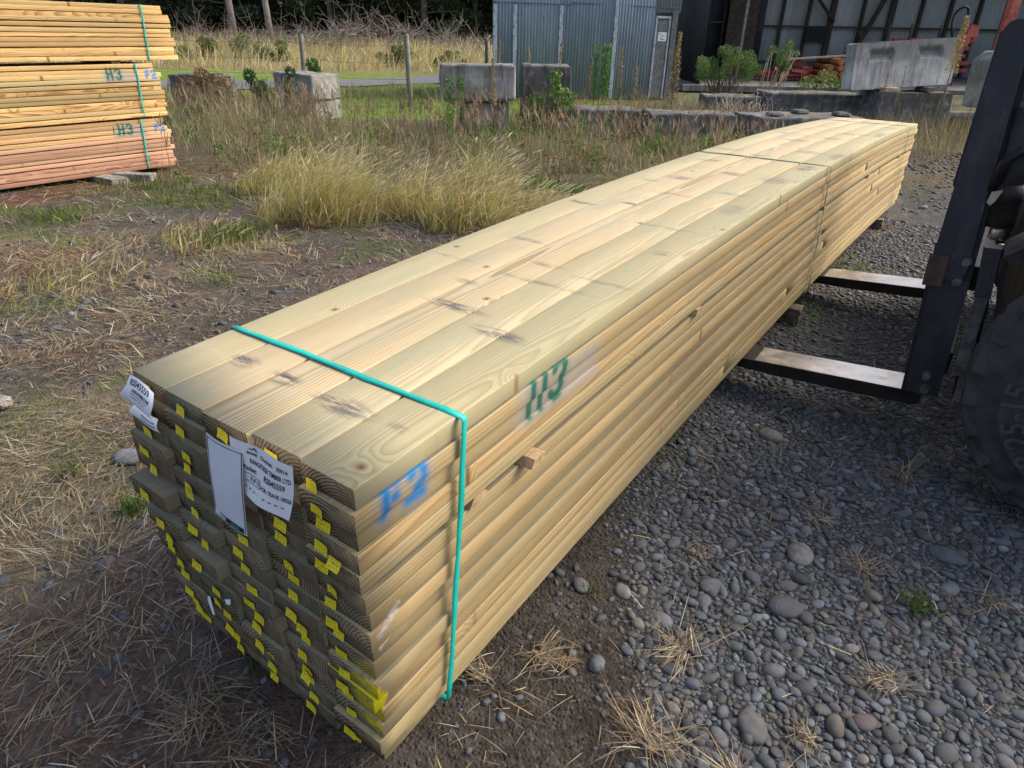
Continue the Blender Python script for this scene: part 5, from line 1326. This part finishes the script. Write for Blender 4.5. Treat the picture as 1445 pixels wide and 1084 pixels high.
for lab_, s, d, n, L, w_, sp in (('fresh green grass tuft amid the right gravel', 1.20, 1.395, 60, .075, .004, .02), ('small green tuft by the bare soil at the pack side', .25, 1.42, 26, .05, .003, .012), ('green grass tuft at the very bottom left', -.43, .79, 50, .09, .004, .025),
        ('green grass tuft below the pack end corner', -.62, 1.12, 40, .08, .004, .03), ('small green tuft between pack end and left straw', -.45, 1.35, 24, .06, .003, .015), ('spreading green tuft left of the pack end tags', -1.28, 1.75, 90, .10, .004, .05),
        ('yellow green tuft at the left frame edge', -1.62, 1.95, 50, .08, .004, .04), ('broad green grass tuft in the left field middle', -2.22, 5.0, 420, .16, .007, .13), ('low bright green tuft behind the left pathway', -1.96, 4.1, 160, .07, .006, .10),
        ('lush green tuft under the left timber stack', -3.75, 6.6, 500, .10, .007, .28), ('long strip of green grass before the big dry clump', -2.95, 6.35, 700, .10, .007, .30), ('green tuft at the left frame edge under the stack', -3.85, 5.5, 300, .12, .007, .16),
        ('green tuft behind the right corner of the dry clump', .15, 7.2, 300, .15, .008, .16), ('second green tuft right behind the dry clump', .55, 6.9, 260, .13, .008, .14), ('green tuft beside the pack shadow at the left path', -1.20, 3.35, 90, .07, .005, .05),
        ('green tuft in front of the low dark blocks', 2.0, 9.6, 260, .42, .010, .16), ('green tuft right of the low dark blocks behind the pack', 2.9, 9.7, 260, .40, .010, .2), ('green spiky tuft under the corner block', -3.72, 12.0, 120, .4, .012, .08), ('green tuft beyond the near fork on the gravel', 2.35, 4.55, 240, .06, .006, .14), ('dark green tuft between fork tips and mast', 1.75, 3.75, 240, .06, .006, .16)):
    tuft('green_grass_tuft', lab_, s, d, n, (L * .4, L), w_, GRN, (.25, .9), 'green grass tufts', spread=sp, mat=M_VEG)

def leafcards(P, size, cols, sig=.25, long_=2.3, upb=.3):
    n = len(P); a = rng.normal(size=(n, 3)); a[:, 2] += upb; a /= np.linalg.norm(a, axis=1)[:, None]
    b = np.cross(a, rng.normal(size=(n, 3))); b /= np.linalg.norm(b, axis=1)[:, None]
    L = (size * rng.uniform(.6, 1.4, n))[:, None]
    V = np.stack([P - a * L * .5, P + b * L / long_ * .5, P + a * L * .5, P - b * L / long_ * .5], 1).reshape(-1, 3)
    F = np.arange(n * 4).reshape(n, 4); C = np.repeat(pal(n, cols, sig), 4, 0)
    return V, F, C
def tall_grass():
    # big leaning yellow clump behind the pack, a thing of its own
    def clump(label, mounds, n):
        parts = []
        for (s, d, rs, rd, h, k) in mounds:
            m = int(n * k); a = rng.uniform(0, 6.3, m); q = np.sqrt(rng.random(m))
            S_ = s + rs * q * np.cos(a); D_ = d + rd * q * np.sin(a)
            x = CX + S_ * RX + D_ * NX; y = CY + S_ * RY + D_ * NY
            P = np.stack([x, y, height(x, y)], -1); hh = h * (1 - .55 * q ** 2)
            azw = YAW + rng.normal(rng.normal(-.2, .5), .9, m)
            parts.append(blades(P, hh * rng.uniform(.35, 1.3, m), rng.uniform(.0035, .009, m), azw, rng.uniform(.0, .5, m) + .3 * q * (np.cos(a) > 0), rng.uniform(.1, 1.3, m), pal(m, [(.60, .48, .20), (.52, .42, .16), (.34, .34, .09), (.64, .52, .28), (.48, .37, .17), (.24, .28, .07), (.42, .33, .19)], .3), 4))
            m2 = m // 9      # seed heads carried above the blades
            i = rng.integers(0, m, m2); Ps = P[i]; hs = hh[i] * rng.uniform(1.0, 1.3, m2); az = YAW + rng.normal(-.1, .5, m2); ln = rng.uniform(.25, .6, m2)
            parts.append(blades(Ps, hs, np.full(m2, .002), az, ln, np.full(m2, .35), pal(m2, [(.45, .36, .19)], .2), 4))
            tip = Ps + np.stack([np.sin(ln + .22) * np.cos(az) * hs, np.sin(ln + .22) * np.sin(az) * hs, np.cos(ln + .22) * hs], -1) * .93
            for _ in range(2): parts.append(blades(tip, rng.uniform(.07, .14, m2), rng.uniform(.010, .018, m2), az + rng.normal(0, .2, m2), ln + .35, np.full(m2, .5), pal(m2, [(.66, .55, .34), (.58, .47, .27)], .2), 3))
            for _ in range(1):     # dead skirt lying around the foot
                m3 = m // 4; a3 = rng.uniform(0, 6.3, m3); q3 = rng.uniform(.6, 1.15, m3)
                S3 = s + rs * q3 * np.cos(a3); D3 = d + rd * q3 * np.sin(a3); x = CX + S3 * RX + D3 * NX; y = CY + S3 * RY + D3 * NY
                parts.append(blades(np.stack([x, y, height(x, y) + .01], -1), rng.uniform(.12, .35, m3), rng.uniform(.003, .006, m3), rng.uniform(0, 6.3, m3), rng.uniform(1.0, 1.45, m3), rng.uniform(0, .4, m3), pal(m3, STRAW, .3) * .9, 3))
        V, F, C = join(parts); o = mesh_np('grass_clump', V, F, M_VEG, attrs={'col': C}); tag(o, label, 'grass clump', 'big dry grass clumps behind the pack')
    def sub(s, d, rs, rd, h, n):
        return [(s + rng.uniform(-1, 1) * rs, d + rng.uniform(-1, 1) * rd, rng.uniform(.22, .40), rng.uniform(.22, .40), h * rng.uniform(.6, 1.15), 1.0 / n) for _ in range(n)]
    clump('largest yellow dry grass clump leaning right behind the pack middle', sub(-1.20, 6.15, .95, .62, .58, 19), 5600)
    clump('olive dry grass clump at the left end behind the timber stack path', sub(-2.25, 6.9, .45, .5, .44, 8), 2200)
    clump('low tawny grass clump at the right end against the pack edge', sub(-.02, 6.0, .40, .45, .30, 6), 2400)
    clump('sparse tawny grass clump at the left frame edge below the stack', sub(-2.95, 3.9, .45, .45, .17, 6), 600)
    clump('small pale grass clump in front of the left path', sub(-2.3, 4.7, .3, .3, .18, 4), 380)
    # weed field: grey brown dead stalks in front of the blocks
    parts = []
    def dens(x, y, s, d):
        edge = sstep(7.4, 8.7, d + 1.0 * (fbm(x * .9, y * .9, 3, 14) - .5) + .25 * np.abs(s)) * sstep(13.2, 12.2, d + .9 * (s > -3.3) * (s < -1.0) * 1.0)
        return edge * (.35 + .65 * sstep(.35, .6, fbm(x * 1.1, y * 1.1, 3, 15))) * (s < 3.6) * ~((x < -5.75) & (y < 4.25))
    P = scatter(30000, -7.5, 3.6, 6.6, 13.2, dens); m = len(P); s, d = SD(P[:, 0], P[:, 1])
    hh = (.12 + .42 * fbm(P[:, 0] * .8, P[:, 1] * .8, 3, 16) * sstep(7.0, 9.5, d)) * (1.0 + .40 * (s < -3.4)) * (1 - .40 * sstep(.2, 1.2, s)) * (1 - .45 * sstep(-3.5, -3.1, s) * sstep(-.9, -1.3, s) * sstep(10.5, 11.5, d))
    parts.append(blades(P, hh * rng.uniform(.5, 1.35, m), rng.uniform(.003, .007, m), YAW + rng.normal(0, 1.6, m), rng.uniform(.0, .45, m), rng.uniform(.1, .9, m), pal(m, [(.34, .29, .215), (.27, .23, .17), (.44, .37, .26), (.24, .25, .10), (.17, .22, .06), (.48, .40, .23), (.14, .20, .05)], .25), 3))
    # stalks with feathery brown heads
    P = P[rng.integers(0, m, 1500)]; m = len(P); hs = rng.uniform(.35, .8, m) * (1 - .35 * sstep(.2, 1.2, SD(P[:, 0], P[:, 1])[0])); az = rng.uniform(0, 6.3, m); ln = rng.uniform(0, .18, m)
    parts.append(blades(P, hs, np.full(m, .0045), az, ln, np.full(m, .08), pal(m, [(.16, .12, .085), (.22, .17, .12)], .2), 3))
    tip = P + np.stack([np.sin(ln) * np.cos(az) * hs, np.sin(ln) * np.sin(az) * hs, np.cos(ln) * hs], -1) * .8
    for _ in range(3): parts.append(blades(tip, rng.uniform(.08, .2, m), rng.uniform(.008, .016, m), rng.uniform(0, 6.3, m), rng.uniform(.1, .6, m), rng.uniform(-.2, .5, m), pal(m, [(.24, .18, .125), (.18, .135, .10), (.30, .23, .14)], .2), 2))
    pc = P[rng.integers(0, len(P), 110)]
    for q in pc:
        hq = rng.uniform(.12, .5); m = int(40 + 160 * hq)
        g_ = np.array([q[0], q[1], q[2]]) + np.stack([rng.normal(0, .08, m), rng.normal(0, .08, m), hq * rng.random(m)], -1)
        parts.append(('L',) + leafcards(g_, .045, [(.08, .17, .03), (.12, .22, .04), (.06, .11, .03)] if rng.random() < .6 else [(.22, .15, .08), (.17, .12, .07)], upb=1.0))
    parts = [p_[-3:] for p_ in parts]
    V, F, C = join(parts); o = mesh_np('weed_field', V, F, M_VEG, attrs={'col': C}); tag(o, 'tall grey brown dead grass and stalks in front of the concrete blocks', 'weeds', kind='stuff')
    # behind the blocks, right yard verge and under the tipped block
    parts = []
    P = scatter(9000, .2, 9.5, 11.2, 16.8, lambda x, y, s, d: .3 + .7 * patch(x, y, .9, 19, .4, .58)); m = len(P)
    parts.append(blades(P, rng.uniform(.12, .5, m), rng.uniform(.004, .009, m), rng.uniform(0, 6.3, m), rng.uniform(0, .5, m), rng.uniform(0, .8, m), pal(m, [(.22, .185, .12), (.28, .23, .13), (.15, .16, .05), (.12, .14, .04)], .25), 3))
    P = scatter(6500, 4.6, 9.5, 8.2, 12.2, lambda x, y, s, d: (.2 + .8 * patch(x, y, .9, 24, .4, .55)) * sstep(8.2, 10.5, d)); m = len(P)
    parts.append(blades(P, rng.uniform(.15, .62, m), rng.uniform(.003, .007, m), rng.uniform(0, 6.3, m), rng.uniform(0, .5, m), rng.uniform(0, .8, m), pal(m, [(.22, .185, .12), (.26, .22, .13), (.17, .17, .06), (.13, .105, .08)], .25), 3))
    V, F, C = join(parts); o = mesh_np('verge_weeds', V, F, M_VEG, attrs={'col': C}); tag(o, 'thin dead weeds among and behind the concrete blocks', 'weeds', kind='stuff')
    # mown lawn, and the pale rough grass on the bank beyond the road
    parts = []
    P = scatter(26000, -9.0, .6, 12.6, 22.0, lambda x, y, s, d: sstep(12.6, 13.4, d) * sstep(23, 21, d - .8 * s * 0)); m = len(P)
    parts.append(blades(P, rng.uniform(.02, .07, m), rng.uniform(.008, .016, m), rng.uniform(0, 6.3, m), rng.uniform(.2, 1.0, m), rng.uniform(0, .5, m), pal(m, [(.16, .26, .04), (.19, .28, .055), (.12, .20, .03), (.24, .26, .09)], .22), 2))
    V, F, C = join(parts); o = mesh_np('lawn_grass', V, F, M_VEG, attrs={'col': C}); tag(o, 'short green grass of the lawn strip before the road', 'lawn', kind='stuff')
    parts = []
    P = scatter(26000, -36, 3, 26.0, 50, lambda x, y, s, d: sstep(26.5, 28.5, d - .3 * s * (s < -6) * 0) * (.35 + .65 * patch(x, y, .25, 33, .35, .55)) * (1 - .6 * sstep(36, 46, d))); m = len(P)
    parts.append(blades(P, rng.uniform(.35, .95, m), rng.uniform(.02, .045, m), YAW + rng.normal(0, 1.2, m), rng.uniform(.05, .6, m), rng.uniform(.1, .9, m), pal(m, [(.50, .42, .23), (.44, .36, .18), (.56, .48, .30), (.34, .31, .12)], .22), 3))
    V, F, C = join(parts); o = mesh_np('bank_grass', V, F, M_VEG, attrs={'col': C}); tag(o, 'pale rough grass on the bank beyond the road', 'grass', kind='stuff')
tall_grass()

# ================================================================== SHRUBS, STALKS, TREES
M_STEM = simple('brown_stem', (0.13, 0.095, 0.06), .9, var=.3, scale=20)
M_PALEST = simple('bleached_branch', (0.34, 0.29, 0.225), .9, var=.3, scale=20)
M_BARK = simple('tree_bark', (0.16, 0.135, 0.115), .95, var=.4, scale=5, bump=.02, dark=(0.06, 0.05, 0.045))
def spike(name, label, s, d, h, n, wid, cols, stem=M_STEM, lean=0.0, z0=.25, size=.035, group='upright weed stalks', cat='weed stalk', taper=True):
    """upright stalk with leaves or seed tufts crowding its upper part"""
    root = thing(name, label, cat, WG(s, d), YAW, group)
    mb = MB(); mb.tube([(0, 0, -.05), (lean * .5 * h, 0, h * .5), (lean * h, 0, h * .97)], [.009, .007, .003], 6); mb.build('stem', stem, root)
    t = rng.uniform(z0, 1.0, n); a = rng.uniform(0, 6.3, n); r = wid * np.sqrt(rng.random(n)) * (np.clip(1.25 - t, .15, 1) if taper else 1)
    P = np.stack([lean * h * t + r * np.cos(a), r * np.sin(a), t * h + rng.normal(0, .01, n)], -1)
    V, F, C = leafcards(P, size, cols, upb=1.2)
    mesh_np('foliage', V, F, M_LEAF, root, attrs={'col': C}); return root
SEED = [(.26, .20, .12), (.33, .26, .15), (.21, .15, .09)]
LUSH = [(.07, .19, .028), (.10, .24, .04), (.05, .13, .025)]
spike('seed_stalk', 'tallest brown seed stalk in front of the right shed corner', 3.22, 14.9, 1.52, 900, .14, SEED + [(.14, .14, .05)], z0=.12, size=.045)
spike('seed_stalk', 'tall golden seed stalk rising before the tipped slotted block', 7.05, 11.9, 1.80, 1100, .15, [(.36, .28, .13), (.30, .23, .10), (.24, .22, .08)], z0=.55, size=.028)
for lab_, s, d, h in (('thin green brown stalk under the golden seed stalk', 7.0, 11.8, .9), ('thin dry stalk left of the golden seed stalk', 6.3, 11.8, 1.2), ('thin dry stalk before the slots of the tipped block', 6.0, 11.85, 1.28), ('thin dry stalk beside the chamfered block edge', 7.75, 11.9, 1.05), ('forked dry stalk right of the golden seed stalk', 7.45, 11.75, .95)):
    spike('thin_stalk', lab_, s, d, h, 110, .07, [(.16, .12, .09), (.13, .10, .07), (.2, .2, .08)], z0=.3, size=.022, lean=rng.uniform(-.06, .08))
spike('leafy_weed', 'tallest bright green leafy weed before the blue shed wall', 1.70, 14.2, 1.28, 700, .10, LUSH, z0=.3, size=.05, taper=False)
spike('leafy_weed', 'slim bright green leafy weed left of the tallest one', 1.50, 14.1, 1.26, 420, .055, LUSH, z0=.3, size=.045, taper=False)
spike('leafy_weed', 'green leafy weed on the left end of the narrow block', -1.02, 10.7, .86, 420, .075, LUSH, z0=.15, size=.045, taper=False)
spike('leafy_weed', 'short yellow green weed below the streaked block', -1.05, 10.5, .46, 260, .09, [(.12, .26, .035), (.16, .30, .05)], z0=.1, size=.04, taper=False)
spike('leafy_weed', 'dark green weed climbing the streaked block', -.86, 10.75, .84, 340, .06, LUSH, z0=.3, size=.045, taper=False)
for lab_, s, d, h in (('brown feathery stalk standing left of the bright green weeds', 1.32, 14.0, 1.05), ('brown feathery stalk right of the bright green weeds', 1.98, 14.0, 1.22), ('brown stalk behind the upright grey block', .25, 12.4, 1.25), ('brown stalk above the right edge of the upright grey block', .62, 12.6, 1.32), ('brown stalk before the blue shed middle', 2.3, 14.0, .95),
                      ('dark brown stalk in front of the streaked block', -.35, 10.4, 1.12), ('slanting thin brown stalk across the narrow block', -.62, 10.3, .70), ('brown stalk left of the shed wall', -.45, 14.5, 1.3)):
    spike('brown_stalk', lab_, s, d, h, 420, .075, SEED, z0=.45, size=.028, lean=rng.uniform(-.08, .08))
def shrub(label, s, d, balls, n, cols, size, stems, z0=0.0, name='shrub', stem=M_STEM, group=None, bare=0, upb=.5, cat='shrub'):
    root = thing(name, label, cat, WG(s, d, z0), YAW, group)
    mb = MB()
    for _ in range(stems):
        b = balls[rng.integers(0, len(balls))]; q = Vector(b[:3]) + Vector(rng.normal(0, b[3] * .4, 3)); m_ = q * .5 + Vector(rng.normal(0, .07, 3))
        mb.tube([(rng.normal(0, .05), rng.normal(0, .05), -.05), m_, q], [.014, .010, .004], 5)
    mb.build('branches', stem, root)
    if bare:
        mb = MB()
        for _ in range(bare):
            a = rng.uniform(0, 6.3); p = Vector((rng.normal(0, .06), rng.normal(0, .06), 0)); pts = [p]; dv = Vector((math.cos(a) * .5, math.sin(a) * .5, 1)).normalized()
            for k in range(5): dv = (dv + Vector(rng.normal(0, .3, 3))).normalized(); p = p + dv * rng.uniform(.08, .16); pts.append(p)
            mb.tube(pts, list(np.linspace(.008, .002, len(pts))), 4)
        mb.build('bare_twigs', M_PALEST, root)
    V = []; tot = sum(b[3] ** 2 for b in balls)
    for (x, y, z, r) in balls:
        m = int(n * r * r / tot); v = rng.normal(size=(m, 3)); v /= np.linalg.norm(v, axis=1)[:, None]
        rr_ = r * (.35 + .65 * rng.random(m) ** .5) * (1 + .45 * (fbm(v[:, 0] * 2 + x * 9, v[:, 1] * 2 + v[:, 2] * 2, 2, 3) - .5))
        V.append(np.array([x, y, z]) + v * rr_[:, None])
    P = np.concatenate(V); P = P[P[:, 2] > .02]
    v, f, c = leafcards(P, size, cols, upb=upb); mesh_np('foliage', v, f, M_LEAF, root, attrs={'col': c}); return root
SHG = [(.075, .15, .03), (.10, .18, .035), (.055, .10, .025), (.13, .20, .06)]
def wisp(x0, x1, z0_, z1_, n, r):
    return [(rng.uniform(x0, x1), rng.normal(0, .16), rng.uniform(z0_, z1_), r * rng.uniform(.45, 1.2)) for _ in range(n)]
shrub('bushy green shrub before the dark doorway of the open shed', 4.15, 14.6, wisp(-.55, .55, .72, 1.12, 16, .17) + wisp(-.25, .15, 1.1, 1.36, 5, .11), 9500, SHG, .032, 40, bare=16, upb=.9)
shrub('thin tipped green shrub on pale bare stems right of the bushy one', 5.08, 14.4, wisp(-.2, .25, .9, 1.34, 9, .13), 3200, SHG, .03, 16, stem=M_PALEST, bare=10, upb=.9)
shrub('leafless pale shrub with arching twigs over the dark blocks', 3.55, 11.7, [(0, 0, .5, .2)], 90, [(.25, .21, .14)], .03, 6, stem=M_PALEST, bare=110)
shrub('second pale twiggy shrub behind the studded block', 4.05, 12.0, [(0, 0, .6, .2)], 60, [(.25, .21, .14)], .03, 4, stem=M_PALEST, bare=60)
shrub('low green shrub under the left end of the tipped slotted block', 6.1, 14.1, [(-.45, 0, .62, .22), (-.1, 0, .70, .25), (.3, 0, .66, .24), (.6, .1, .74, .2), (.1, -.1, .48, .25)], 2600, [(.10, .17, .035), (.13, .20, .04), (.08, .13, .03), (.17, .16, .05)], .05, 18)
shrub('green weedy shrub smothering the upright grey block', .45, 11.15, [(-.15, 0, .45, .20), (.15, 0, .62, .17), (.12, 0, .85, .12), (.30, .1, .45, .22), (-.25, 0, .25, .2)], 2200, LUSH + [(.13, .13, .04)], .05, 16)
shrub('rusty brown dock shrub before the left pale block', -5.35, 12.2, [(-.2, 0, .42, .30), (.2, .1, .50, .26), (.45, 0, .32, .22), (0, 0, .68, .16)], 2600, [(.20, .11, .05), (.26, .15, .075), (.11, .12, .035), (.15, .085, .045)], .055, 20)
shrub('dark green leafy shrub left of the corner block', -4.42, 12.2, [(0, 0, .55, .16), (-.12, 0, .72, .12), (.1, 0, .40, .16)], 800, [(.045, .10, .03), (.065, .13, .035)], .07, 9)
shrub('ivy like shrub hanging over the top of the corner block', -3.95, 12.35, [(0, 0, .62, .10), (.05, 0, .78, .10), (-.02, 0, .45, .09)], 420, [(.04, .085, .028), (.06, .12, .03)], .06, 6)
shrub('round green shrub behind the corner block post', -3.95, 13.9, [(0, 0, .82, .13), (.08, 0, .72, .1)], 420, [(.045, .11, .025), (.06, .14, .03)], .06, 5)
shrub('light green young weed in front of the left block', -4.9, 10.6, [(0, 0, .28, .14), (.1, 0, .40, .08)], 380, LUSH, .06, 6)
shrub('light green young weed at the foot of the left timber stack', -5.1, 9.9, [(0, 0, .22, .10), (-.05, 0, .38, .07), (.14, 0, .25, .07)], 330, LUSH, .055, 5)
for k, (s, d, r) in enumerate(((-14.5, 33, .8), (-12.2, 33.5, .7), (-10.9, 32, .6), (-5.2, 31, .55), (-2.9, 30.5, .5))):
    shrub(['broad green bush on the bank behind the left weeds', 'second green bush on the bank left of the tree poles', 'bright green bush on the bank at the foot of the tree poles', 'small green bush on the bank under the brush', 'upright green bush on the bank beside the lone post'][k], s, d, [(rng.uniform(-1, 1) * r * 1.3, rng.uniform(-.5, .5) * r, rng.uniform(.15, 1.1) * r, r * rng.uniform(.25, .5)) for _ in range(9)], 2200, [(.10, .15, .05), (.14, .19, .06), (.08, .12, .04), (.19, .19, .08)], .10, 10, group='bushes on the bank', cat='bush')

# dead brush heaped along the tree edge
def brush():
    mb = MB()
    for i in range(520):
        s = rng.uniform(-19, -1.5); d = 41 + rng.normal(0, 1.6); hmax = .35 + 1.75 * math.exp(-((s + 8.0) / 4.2) ** 2)
        p = W(s, d, H(s, d) + rng.uniform(0, .55) * hmax); dv = Vector((rng.normal(0, 1), rng.normal(0, 1), rng.normal(.25, .5))).normalized(); pts = [p]; L = rng.uniform(.2, .55)
        for k in range(4): dv = (dv + Vector(rng.normal(0, .28, 3)) + Vector((0, 0, -.05))).normalized(); p = p + dv * L; pts.append(p)
        zlim = H(s, d); pts = [Vector((q.x, q.y, max(q.z, zlim + .02))) for q in pts]
        mb.tube(pts, list(np.linspace(rng.uniform(.010, .03), .006, 5)), 4, cap=False)
        for k in range(3):
            b = pts[1 + k]; e = b + Vector(rng.normal(0, .35, 3)) + Vector((0, 0, .15)); mb.tube([b, e], [.009, .004], 3, cap=False)
    o = mb.build('dead_brush', simple('grey_dead_branch', (0.19, 0.165, 0.15), .9, var=.35, scale=3), None); tag(o, 'tangle of grey dead branches along the tree edge', 'brush', kind='stuff')
brush()

def crown_pts(h, r, n, base):
    pts = []
    k = 46
    for _ in range(k):
        t = rng.random() ** .8; z = base + (h - base) * t; rad_ = r * (1.0 - .75 * t) * (.85 + .3 * rng.random()); a = rng.uniform(0, 6.3); q = rad_ * (.45 + .6 * rng.random())
        c = np.array([q * math.cos(a), q * math.sin(a), z]); cr_ = r * .30 * (.7 + .6 * rng.random())
        m = n // k; v = rng.normal(size=(m, 3)); v /= np.linalg.norm(v, axis=1)[:, None]; v[:, 2] *= .55
        pts.append(c + v * (cr_ * rng.random(m) ** .4)[:, None])
    return np.concatenate(pts)
def tree_mesh(kind):
    h, r, base = ((9.5, 3.1, .3), (8.2, 3.4, .1), (10.5, 2.7, .8))[kind]
    P = crown_pts(h, r, 9000, base)
    cols = ([(.030, .050, .020), (.042, .066, .025), (.022, .036, .016)], [(.045, .075, .022), (.06, .092, .03), (.03, .05, .018)], [(.026, .044, .022), (.036, .056, .027)])[kind]
    V, F, C = leafcards(P, .30, cols, .25, 2.6)
    return V, F, C, h
TREES = []
for kind in range(3):
    V, F, C, h = tree_mesh(kind)
    root = thing('evergreen_tree', 'tmp', 'tree', (0, 0, 0), 0, 'dark trees along the far edge')
    mb = MB(); mb.tube([(0, 0, -.3), (.05, .02, h * .35), (.1, 0, h * .7), (.1, 0, h * .97)], [.20, .16, .09, .03], 9)
    for _ in range(14):
        z = rng.uniform(.12, .8) * h; a = rng.uniform(0, 6.3); q = (1 - z / h) * 2.2 + .4
        mb.tube([(.06, 0, z), (q * .5 * math.cos(a), q * .5 * math.sin(a), z + .15), (q * math.cos(a), q * math.sin(a), z + .1)], [.05, .035, .012], 5)
    mb.build('trunk', M_BARK, root); mesh_np('crown', V, F, M_LEAF, root, attrs={'col': C}); TREES.append(root)
spots = [(-40, 50, 1), (-36.5, 53, 0), (-33, 49.5, 2), (-29.5, 52, 0), (-26, 49, 1), (-22.5, 52, 0), (-19, 49, 2), (-15.5, 51, 0), (-12.3, 48.5, 1), (-9.2, 51.5, 0), (-6.2, 48.5, 1), (-3.0, 51, 2), (.2, 48.5, 0), (3.5, 51, 1), (7, 49, 0),
         (-34.5, 56.5, 0), (-28, 57, 2), (-24, 56, 1), (-20.7, 56.5, 0), (-17.2, 57, 1), (-13.8, 56, 2), (-10.6, 56.5, 0), (-7.6, 56, 1), (-4.4, 56.5, 0), (-1.2, 56, 2), (2.2, 56, 0), (6, 56, 1)]
used = set()
NM = ['dark', 'mid green', 'slender']
ORD = ['first', 'second', 'third', 'fourth', 'fifth', 'sixth', 'seventh', 'eighth', 'ninth', 'tenth', 'eleventh', 'twelfth', 'thirteenth', 'fourteenth', 'fifteenth']
for i, (s, d, k) in enumerate(spots):
    src = TREES[k]
    if k in used: o = copy_tree(src)
    else: o = src; used.add(k)
    o.location = WG(s, d); o.rotation_euler = (0, 0, rng.uniform(0, 6.3)); sc = rng.uniform(.9, 1.2); o.scale = (sc, sc, sc)
    row = 'front' if d < 54 else 'back'
    o['label'] = f"{NM[k]} evergreen, {ORD[i if i < 15 else i - 15]} from the left in the {row} row of the far trees"
P = np.stack([rng.uniform(-48, 12, 42000), rng.uniform(52.5, 60, 42000)], -1); zz = rng.random(42000) ** 1.2 * 6.5
zz = zz * (.6 + .8 * fbm(P[:, 0] * .3, P[:, 1] * .3, 3, 88))
X = CX + P[:, 0] * RX + P[:, 1] * NX; Y = CY + P[:, 0] * RY + P[:, 1] * NY
v, f, c = leafcards(np.stack([X, Y, height(X, Y) + zz], -1), .42, [(.026, .045, .018), (.04, .062, .024), (.02, .034, .015), (.05, .075, .03)], .3, 2.2)
o = mesh_np('undergrowth', v, f, M_LEAF, attrs={'col': c}); tag(o, 'dense dark undergrowth filling the wood behind the trees', 'undergrowth', kind='stuff')
# two bare pole trunks in front of the trees
for lab_, s, d, h, w_ in (('left bare pole trunk standing before the dark trees', -16.7, 43.5, 9, .2), ('right bare pole trunk standing before the dark trees', -14.6, 43.5, 9, .2)):
    mb = MB(); mb.tube([(0, 0, -.2), (-.10, .05, h * .3), (.05, 0, h * .65), (0, 0, h)], [w_, w_ * .85, w_ * .65, w_ * .4], 10)
    t = thing('pole_tree', lab_, 'tree', WG(s, d), YAW, 'bare pole trees'); mb.build('trunk', simple('pale_bark', (0.27, 0.235, 0.22), .9, var=.35, scale=3), t)
    P = np.array([0, 0, h]) + rng.normal(0, .8, (900, 3)) * np.array([1, 1, .7]); v, f, c = leafcards(P, .25, [(.045, .07, .025), (.06, .09, .03)], .25, 2.6); mesh_np('crown', v, f, M_LEAF, t, attrs={'col': c})
